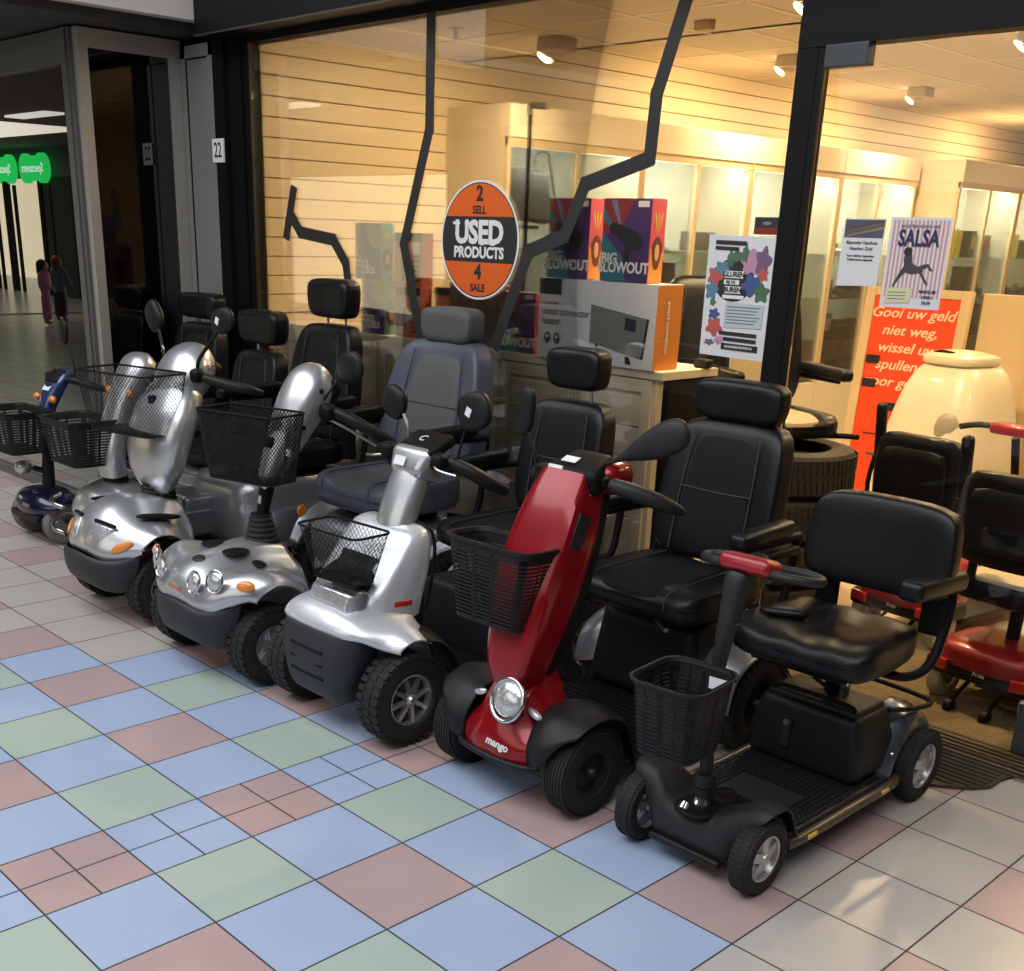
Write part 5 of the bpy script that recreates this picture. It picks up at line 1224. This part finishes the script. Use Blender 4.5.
def goods(k, kind, x, y, z, c):
    col = KC[c]; key = (k, kind, col, z); n = cntd.get(key, 0); cntd[key] = n+1
    place = ['nearest the window','further along','at the far end','deeper in','behind the rest'][min(n,4)]
    nm = {'camera':'camera','speaker':'loudspeaker','carton':'small_carton','radio':'radio','jar':'canister','phone':'telephone','console':'game_console'}[kind]
    lb = '%s %s on the %s shelf of the %s cabinet, %s' % (col, nm.replace('_',' ').replace('small ',''), SH[z], ORD[k], place)
    t = thing(nm, lb, nm.replace('_',' '), (x,y,z), random.uniform(-.15,.15)+PI/2, 'second-hand goods in the cabinets')
    if kind == 'camera':
        MB().rbox((0,0,.04),(.13,.05,.08),.01,2).rbox((0,0,.09),(.05,.04,.03),.006,2).build('body',c,t); MB().cyl((0,-.025,.04),(0,-.075,.04),.03,n=20).build('lens','i1',t)
    elif kind == 'speaker':
        b = MB().rbox((0,0,.13),(.16,.14,.26),.01,2).build('cabinet_body',c,t); MB().cyl((0,-.072,.09),(0,-.07,.09),.055,n=24).cyl((0,-.072,.19),(0,-.07,.19),.025,n=20).build('cone','i3' if c != 'i3' else 'i1',t)
    elif kind == 'carton':
        h_ = random.uniform(.1,.24); MB().box((-.07,-.05,0),(.07,.05,h_)).build('carton',c,t,False); MB().box((-.055,-.0515,h_*.3),(.055,-.0505,h_*.8)).build('print',random.choice(['i4','i5','i6','i7']),t,False)
    elif kind == 'radio':
        MB().rbox((0,0,.07),(.26,.12,.13),.01,2).build('casing',c,t); q = MB()
        for j in range(4): q.cyl((-.09+.06*j,-.062,.04),(-.09+.06*j,-.07,.04),.012,n=12)
        q.box((-.10,-.0615,.08),(.10,-.0605,.11)); q.build('controls','i3',t,False)
    elif kind == 'jar':
        MB().cyl((0,0,0),(0,0,.12),.045,.04,20).build('jar',c,t); MB().cyl((0,0,.12),(0,0,.14),.043,n=20).build('lid','i3',t)
    elif kind == 'phone':
        MB().rbox((0,0,.025),(.12,.16,.045),.012,2,rot=RX(.2)).build('base',c,t); MB().tube([(-.08,.02,.06),(-.05,.02,.075),(.05,.02,.075),(.08,.02,.06)],.016,8).build('handset','i1',t)
    elif kind == 'console':
        MB().rbox((0,0,.035),(.26,.2,.06),.01,2).build('casing',c,t); MB().box((-.10,-.1015,.03),(.06,-.1005,.036)).build('slot','i3',t,False)
for k in range(4): cabinet(k, 3.505+1.24*k)
KINDS = ['camera','speaker','carton','radio','jar','phone','console']
for k in range(4):
    Y0 = 3.505+1.24*k
    for z in (.528,.858,1.188,1.528):
        if z == 1.528: ys = [(.75,'phone','i4'),(1.02,'jar','i4')] if k == 0 else ([(.25,'jar','i4'),(.5,'phone','i4'),(1.0,'radio','i3')] if k == 1 else [(.2,'carton','i2'),(.42,'phone','i4'),(.9,'carton','i4')])
        else:
            ys = []; y = .14
            while y < 1.12:
                kd = random.choice(KINDS); ys.append((y, kd, random.choice(['i1','i1','i1','i2','i2','i3','i5','i6','i8']))); y += {'radio':.31,'console':.31,'speaker':.22}.get(kd,.19)+random.uniform(0,.03)
        for (dy, kd, c) in ys:
            goods(k, kd, -3.13+random.uniform(-.04,.03), Y0+dy, z, c)
# cabinets set forward at the deep end
for k in range(3): cabinet(4+k, 8.60+1.24*k, -3.10, -2.60)
for k in range(3):
    Y0 = 8.60+1.24*k
    for z in (.858,1.188,1.528):
        for j in range(4):
            goods(4+k, random.choice(['camera','radio','carton','speaker']) if z < 1.5 else 'carton', -2.80, Y0+.16+.3*j, z, 'i7' if (z > 1.5 and j in (1,)) else random.choice(['i1','i1','i2','i3']))
bg = thing('shoulder_bag', 'grey transparent-looking shoulder bag hanging in the first glass cabinet', 'bag', (-3.13,3.92,1.66))
bg['label'] = 'worn grey shoulder bag standing in the first glass cabinet near the window'
MB().rbox((0,0,.17),(.06,.36,.30),.03,4,fn=lambda p:(p[0],p[1]*(1-.12*(p[2]>0)),p[2]+.012*math.sin(p[1]*30))).build('bag_body',mat('grey bag',(.16,.16,.14),.4,noise=.5,nscale=14),bg)
MB().tube([(0,.05,.30),(.02,.02,.40),(.02,.12,.42),(.02,.16,.33),(.03,.22,.10)],.006,8).build('strap','frame_black',bg)
MB().box((-.01,-.1,-.02),(.0,.1,.0)).build('stand','glass_shelf',bg,False)

# A-board sign
ab = thing('notice_board', 'wood-framed orange board with the cream text Gooi uw geld niet weg', 'sign', (-.945,4.715,-.04)); ab.rotation_euler = (-.05,0,0); ab.scale = (1.18,1,1.01)
boxo('panel',(-.215,0,.20),(.215,.015,1.385),'orange',ab)
q = MB().box((-.26,-.01,.16),(-.212,.03,1.42)).box((.212,-.01,.16),(.26,.03,1.42)).box((-.212,-.01,1.375),(.212,.03,1.42)).box((-.212,-.01,.16),(.212,.03,.205)).box((-.24,.0,0),(-.21,.03,.16)).box((.21,0,0),(.24,.03,.16))
q.build('frame','wood',ab,False,bev=.003)
M['cream_ink'] = mat('cream lettering', (.85,.72,.50), .5)
for i, s_ in enumerate(('Gooi uw geld','niet weg,','wissel uw','spullen in','voor geld')): text('lettering', s_, .076, (-.01 if i < 4 else -.05,-.004,1.285-.093*i), 'cream_ink', ab, shear=.25, bold=.001, ext=.001)
for (x,z) in ((-.17,1.03),(.14,1.06),(-.17,.90),(-.05,.78)): MB().rbox((x,-.006,z),(.07,.008,.045),.003,1).build('device_print','grey_plastic',ab,False)
MB().rbox((.02,-.006,.62),(.36,.004,.006),.001,1).build('rule','ink',ab,False)
ctn = thing('shop_counter', 'tall light wood counter end beside the orange notice board', 'counter', (-.50,4.83,0))
boxo('side',(-.10,0,0),(.235,.03,1.385),'wood',ctn,bev=.003); boxo('body',(-.08,.03,0),(2.6,.55,.93),'wood',ctn); boxo('top_edge',(.205,-.008,0),(.235,0,1.385),'cab_post',ctn); boxo('ledge',(.235,.0,.93),(2.6,.6,.96),'cab_cream',ctn)
pc = thing('counter_poster', 'bright pink and green printed card standing on the counter behind the wooden end', 'card', (-.10,5.1,.97))
flat(pc,'card',[(-.15,.12),(.25,.12),(.25,.44),(-.13,.44)],0,pm('card mint',110,190,150)); flat(pc,'pink_shape',[(-.12,.14),(.1,.12),(.24,.3),(.0,.4)],-.001,pm('card pink',220,80,140)); flat(pc,'yellow_shape',oval(.05,.3,.07,.05),-.002,pm('card yellow',230,200,60)); boxo('foot',(-.1,0,0),(.2,.05,.12),'cab_cream',pc)
lt = thing('laptop', 'closed black laptop lying on the counter ledge', 'laptop', (-.12,5.0,.961)); MB().rbox((0,0,.014),(.3,.22,.024),.006,2).build('lid','frame_black',lt)
brd = thing('bird_box', 'small wooden box with a round hole on top of the tall counter end', 'box', (-.40,5.15,1.31)); 
boxo('shelf_block',(-.08,-.04,-.34),(.08,.08,0),'wood',brd); boxo('carton',(-.08,-.05,0),(.08,.07,.15),mat('amber wood',(.5,.27,.08),.5),brd,bev=.004); MB().cyl((0,-.054,.07),(0,-.05,.07),.035,n=20).build('hole','ink',brd)

# rounded cream machine
mc = thing('cream_machine', 'large rounded cream plastic machine with an olive-shaded oval recess by the orange board', 'machine', (-.47,4.27,-.06)); mc.rotation_euler = (0,0,-.25); mc.scale = (1.05,.85,.98)
MB().ell((0,.1,.62),(.29,.34,.55),.45,.55,44,26,lambda p:(p[0]*(1-.28*max(0,p[2]/.55)),p[1]*(1-.3*max(0,p[2]/.55))+.05*max(0,p[2]),p[2])).build('body','cream_plastic',mc)
MB().ell((0,.10,1.165),(.16,.18,.035),.5,.6,32,12).build('lid','cream_plastic',mc); MB().ell((0,.09,1.185),(.12,.13,.025),.6,.6,28,10).build('lid_inset',mat('cream lid',(.66,.57,.38),.4),mc)
MB().ell((.14,-.13,.80),(.075,.05,.125),.8,.8,28,16,rot=RZ(.55)).build('side_recess','cream_grey',mc)  # olive oval whose darker colour stands for the shade of a recess
MB().rbox((.0,-.1,.66),(.46,.36,.012),.004,2).build('seam_band','i2',mc)
MB().cyl((.2,-.18,.60),(.2,-.18,.70),.035,.06,24).build('funnel',mat('grey funnel',(.5,.46,.42),.3),mc)
MB().tube([(-.13,0,1.17),(-.05,-.02,1.20),(.03,-.02,1.195)],.012,8).build('handle','frame_black',mc)

# stack of car tyres with a scooter seat on top
M['tyre_shop'] = mat('dusty tyre rubber', (.035,.03,.024), .7, noise=.4, nscale=25)
def car_tyre(z, lab, rz):
    t = thing('car_tyre', lab, 'tyre', (-.555,2.96,z), rz, 'used car tyres in the stack')
    b = MB(); R0, w_ = .31, .097
    prof = [(.19,.03),(.20,.01),(.25,.0),(.295,.012),(.31,.04),(.312,w_),(.31,2*w_-.04),(.295,2*w_-.012),(.25,2*w_),(.20,2*w_-.01),(.19,2*w_-.03)]
    rows = [[(rr*math.cos(2*PI*k/56), rr*math.sin(2*PI*k/56), zz) for k in range(56)] for rr, zz in prof]
    b.grid(rows, cv=True)
    for k in range(72):
        a = 2*PI*k/72
        for (z0,z1,da) in ((.025,.085,.0),(.105,.17,.05)):
            P = []
            for (aa,zz) in ((a+da,z0),(a+da+.064,z0),(a+da+.040,z1),(a+da-.024,z1)): P += [(.310,aa,zz),(.3155,aa,zz)]
            vs_ = [b.v((q0*math.cos(aa),q0*math.sin(aa),zz)) for q0,aa,zz in P]
            for f4 in ((1,3,5,7),(0,1,3,2),(2,3,5,4),(4,5,7,6),(6,7,1,0)): b.f([vs_[i] for i in f4])
    b.build('tyre','tyre_shop',t); MB().cyl((0,0,.05),(0,0,.14),.19,.19,32).build('wheel_disc','i1',t); return t
for i, s_ in enumerate(('bottom','second from the bottom','third from the bottom','topmost')): car_tyre(.196*i, 'used car tyre in the stack behind the glass, %s' % s_, .3*i)
M['lit_cloth'] = mat('warm-lit seat cloth', (.36,.29,.18), .7, bump=.3, bscale=200)  # tan carries the warm light on the seat in its colour
stt = thing('spare_scooter_seat', 'black spare scooter seat with lit tan panels resting on the stack of tyres', 'seat', (-.66,3.0,.80), 1.15)
seat(stt,0,0,-.22,.22,.115,.46,.54,.50,head=None,arms=(1,-1),armz=.16,armlen=.34,thick=.11,m='vinyl',m2='lit_cloth',post=False,lean=.12,bz=.10)
MB().rbox((0,0,.006),(.3,.3,.012),.004,2).build('seat_plate','frame_black',stt)
MB().tube([(.1,-.05,.0),(.22,-.2,.02),(.24,-.3,.03)],.012,8).build('tilt_lever','frame_black',stt)

oc = thing('office_chair', 'black high-backed office chair inside the shop behind the flower poster', 'chair', (-1.23,3.36,0), .72)
seat(oc,0,0,-.24,.20,.55,.50,.84,.62,head=None,arms=(1,-1),armz=.22,armlen=.30,thick=.10,m='vinyl',m2='vinyl_soft',post=True,lean=.10,bz=.60)
for k in range(5):
    a = 2*PI*k/5
    MB().tube([(0,0,.12),(.16*math.cos(a),.16*math.sin(a),.10),(.29*math.cos(a),.29*math.sin(a),.075)],[.026,.02,.015],8).build('base_arm','frame_black',oc)
    MB().cyl((.29*math.cos(a)-.02*math.sin(a),.29*math.sin(a)+.02*math.cos(a),.030),(.29*math.cos(a)+.02*math.sin(a),.29*math.sin(a)-.02*math.cos(a),.030),.030,n=16).build('caster','black_plastic',oc)
MB().cyl((0,0,.10),(0,0,.40),.03,n=16).build('gas_column','frame_black',oc)

# red travel scooters inside the door, backs to the glass
def red_travel(x, y, rz, label, cloth=True):
    r = thing('travel_scooter', label, 'mobility scooter', (x,y,0), rz, 'red travel scooters inside the shop')
    for sx in (-.18,.18): wheel(r, sx, .0, .092, .055, 0, 'plain','dish','rim_silver','rubber_cream',face=.5)
    for sx in (-.15,.15): wheel(r, sx, .78, .085, .05, 0, 'plain','dish','rim_silver','rubber_cream',face=.5)
    for sx in (-.07,.07):
        MB().tube([(sx,-.02,.10),(sx,-.10,.06),(sx,-.13,.035)],.008,8).cyl((sx-.012,-.135,.028),(sx+.012,-.135,.028),.026,n=16).build('anti_tip_wheel','frame_black',r)
    MB().rbox((0,.02,.155),(.44,.24,.075),.025,4).build('rear_bumper','black_plastic',r)
    for sx in (-1,1): MB().rbox((sx*.165,-.10,.165),(.09,.02,.045),.008,2,rot=RZ(sx*.25)).build('tail_lamp','red_lens',r)
    MB().ell((0,.06,.205),(.20,.17,.06),.5,.5,36,14).build('rear_hood','red_plain',r)
    text('lettering','Pride',.022,(0,-.1015,.160),'white_ink',r)
    MB().ell((.02,-.05,.225),(.016,.008,.01)).build('key_switch','steel',r)
    MB().rbox((0,.42,.085),(.36,.5,.03),.01,3).build('footboard','black_plastic',r); MB().ell((0,.80,.16),(.20,.15,.08),.5,.5,32,14).build('front_hood','red_plain',r)
    MB().cyl((0,.10,.24),(0,.10,.41),.024,n=16).build('seat_post','frame_black',r)
    cu = MB().ell((0,.14,.45),(.21,.20,.05),.4,.35,40,16).build('cushion','vinyl',r)
    if cloth: MB().ell((0,.10,.495),(.17,.15,.018),.5,.4,30,12,lambda p:(p[0],p[1],p[2]+.006*math.sin(p[0]*40)*math.cos(p[1]*30))).build('seat_cloth','cloth_beige',r)
    bk = MB().ell((0,-.08,.72),(.215,.035,.17),.35,.42,48,18,lambda p:(p[0]*(1-.08*max(0,p[2]/.17)),p[1]-.10*p[2]+.03*(p[0]/.2)**2,p[2])).build('backrest','vinyl',r)
    MB().ell((0,-.108,.72),(.15,.015,.115),.3,.35,32,12,lambda p:(p[0],p[1]-.10*p[2],p[2])).build('back_shell','black_plastic',bk)
    for sx in (-1,1):
        MB().rbox((sx*.12,-.06,.52),(.03,.02,.14),.005,2).build('back_bracket','frame_black',r)
    MB().rbox((-.235,-.02,.86),(.045,.04,.26),.018,4,rot=RX(.15)).build('armrest','vinyl',r)
    MB().tube([(-.24,-.03,.76),(-.245,-.04,.60),(-.20,.02,.42)],.010,8).build('armrest_bracket','frame_black',r)
    MB().tube([(0,.80,.20),(0,.74,.55),(0,.66,.82)],.018,10).build('steering_column','frame_black',r)
    MB().rbox((0,.62,.86),(.18,.09,.05),.015,3).build('control_head','red_plain',r)
    for sx in (-1,1): MB().tube([(sx*.06,.64,.86),(sx*.16,.62,.86),(sx*.21,.55,.85)],.014,8).build('handlebar','black_plastic',r)
    return r
red_travel(.655,2.58,-.10,'red travel scooter on the doormat with its back to the glass, nearer the door')
red_travel(.035,3.12,-.12,'red travel scooter parked behind the one on the doormat, beside the tyres')

# mats and bin at the threshold
cm = tag(MB().box((-.9,2.22,.001),(1.5,3.0,.012)).build('doormat','coir',None,False), 'large brown coir doormat inside the shop door', 'doormat')
rm = thing('ribbed_mat', 'black ribbed rubber mat with a rounded corner on the threshold', 'mat', (0,0,0))
P = [(-.55,2.0),(-.55,1.74),(.62,1.74),(.72,1.76),(.84,1.82),(.92,1.885),(.955,1.94),(.955,2.02),(.975,2.10),(1.5,2.14),(1.5,2.3),(-.55,2.3)]
b = MB(); b.poly([(x,y,.010) for x,y in P]); 
for i in range(len(P)): a, c = P[i], P[(i+1)%len(P)]; b.poly([(a[0],a[1],.001),(c[0],c[1],.001),(c[0],c[1],.010),(a[0],a[1],.010)])
b.build('mat_base','mat_rubber',rm,False)
q = MB()
for k in range(17):
    y = 1.765+.03*k; x1 = .60 if y < 1.78 else (.95-(1.90-y)*1.9 if y < 1.90 else (.94 if y < 2.06 else 1.48)); q.box((-.53,y,.010),(x1,y+.014,.016))
q.build('ribs','mat_rubber',rm,False,bev=.002)
gb = thing('grey_box', 'small blue-grey box at the edge of the ribbed mat', 'box', (.945,2.27,.012))
MB().rbox((.05,.05,.09),(.22,.16,.17),.006,2).build('body',mat('slate box',(.08,.10,.12),.5),gb); MB().rbox((.05,.05,.178),(.225,.165,.012),.004,2).build('rim','i6',gb)

# two children across the mall (seen mirrored in the glazing)
def child(x, y, rz, coat, legs, hairm, label, h=1.05):
    t = thing('person', label, 'person', (x,y,0), rz); s_ = h/1.05
    me = bpy.data.meshes.new('body'); J = {'pelvis':(0,0,.50),'waist':(0,0,.60),'chest':(0,.01,.74),'neck':(0,0,.83),'head':(0,-.01,.90),'top':(0,0,.98),
      'hl':(-.06,0,.47),'kl':(-.065,-.03,.26),'al':(-.06,.02,.05),'fl':(-.06,-.07,.025),'hr':(.06,0,.47),'kr':(.07,-.01,.26),'ar':(.075,.04,.05),'fr':(.075,-.05,.025),
      'sl':(-.10,0,.77),'el':(-.14,-.03,.62),'wl':(-.12,-.13,.54),'tl':(-.11,-.17,.52),'sr':(.10,0,.77),'er':(.15,-.02,.62),'wr':(.14,-.12,.56),'tr':(.13,-.16,.54)}
    Rr_ = {'pelvis':.085,'waist':.08,'chest':.095,'neck':.035,'head':.07,'top':.05,'hl':.06,'kl':.042,'al':.028,'fl':.022,'hr':.06,'kr':.042,'ar':.028,'fr':.022,'sl':.045,'el':.036,'wl':.025,'tl':.018,'sr':.045,'er':.036,'wr':.025,'tr':.018}
    ks = list(J); E_ = [('pelvis','waist'),('waist','chest'),('chest','neck'),('neck','head'),('head','top'),('pelvis','hl'),('hl','kl'),('kl','al'),('al','fl'),('pelvis','hr'),('hr','kr'),('kr','ar'),('ar','fr'),('chest','sl'),('sl','el'),('el','wl'),('wl','tl'),('chest','sr'),('sr','er'),('er','wr'),('wr','tr')]
    me.from_pydata([tuple(c*s_ for c in J[k]) for k in ks], [(ks.index(a),ks.index(b_)) for a,b_ in E_], [])
    o = bpy.data.objects.new('body', me); C.objects.link(o); o.parent = t
    md = o.modifiers.new('skin','SKIN'); 
    for i, k in enumerate(ks):
        sv = me.skin_vertices[0].data[i]; sv.radius = (Rr_[k]*s_,)*2; sv.use_root = (k == 'pelvis')
    sb_ = o.modifiers.new('sub','SUBSURF'); sb_.levels = 2; sb_.render_levels = 2
    me.materials.append(M[coat])
    MB().ell((0,-.012,.90*s_),(.068,.075,.085),1,1).build('face','print skin',t)
    MB().ell((0,.02,.92*s_),(.082,.085,.09),1,1,fn=lambda p:(p[0],p[1],p[2]-.10*max(0,p[1]/.08)*(p[2]<0))).build('hair',hairm,t)
    MB().rbox((0,0,.28*s_),(.20,.14,.40*s_),.05,4,fn=lambda p:(p[0],p[1],p[2])).build('trousers',legs,t)
    MB().ell((0,0,.68*s_),(.13,.10,.17*s_),.7,.8).build('coat',coat,t)
    return t
pm('coat pink',190,120,150); pm('coat blue',80,95,115)
child(-16.476,-3.65,.5,'coat pink','coat pink','ink','child in a pink coat with long dark hair across the mall')
child(-16.95,-4.1,-.6,'coat blue','i1','print hair','child in a blue-grey jacket and dark trousers across the mall',1.1)
W = bpy.data.worlds.new('world'); S.world = W; W.use_nodes = True
W.node_tree.nodes['Background'].inputs[0].default_value = (.78,.84,.95,1); W.node_tree.nodes['Background'].inputs[1].default_value = .20
def area(name, loc, rot, sx, sy, e, col):
    l = bpy.data.lights.new(name, 'AREA'); l.shape = 'RECTANGLE'; l.size = sx; l.size_y = sy; l.energy = e; l.color = col
    o = bpy.data.objects.new(name, l); C.objects.link(o); o.location = loc; o.rotation_euler = rot; return o
area('skylight', (-1.4,-2.3,5.4), (.05,0,0), 11.5, 4.2, 540, (.97,.98,1.))
area('opposite_fill', (-.8,-6.3,3.4), (1.27,0,0), 8.5, 2.6, 90, (1.,.97,.92))  # added fill light that lifts the upright faces turned to the mall
area('mall_floor_fill', (-23,-3.5,3.0), (0,0,0), 12, 3, 160, (1,.9,.75))  # added area light that brightens the reflected mall floor
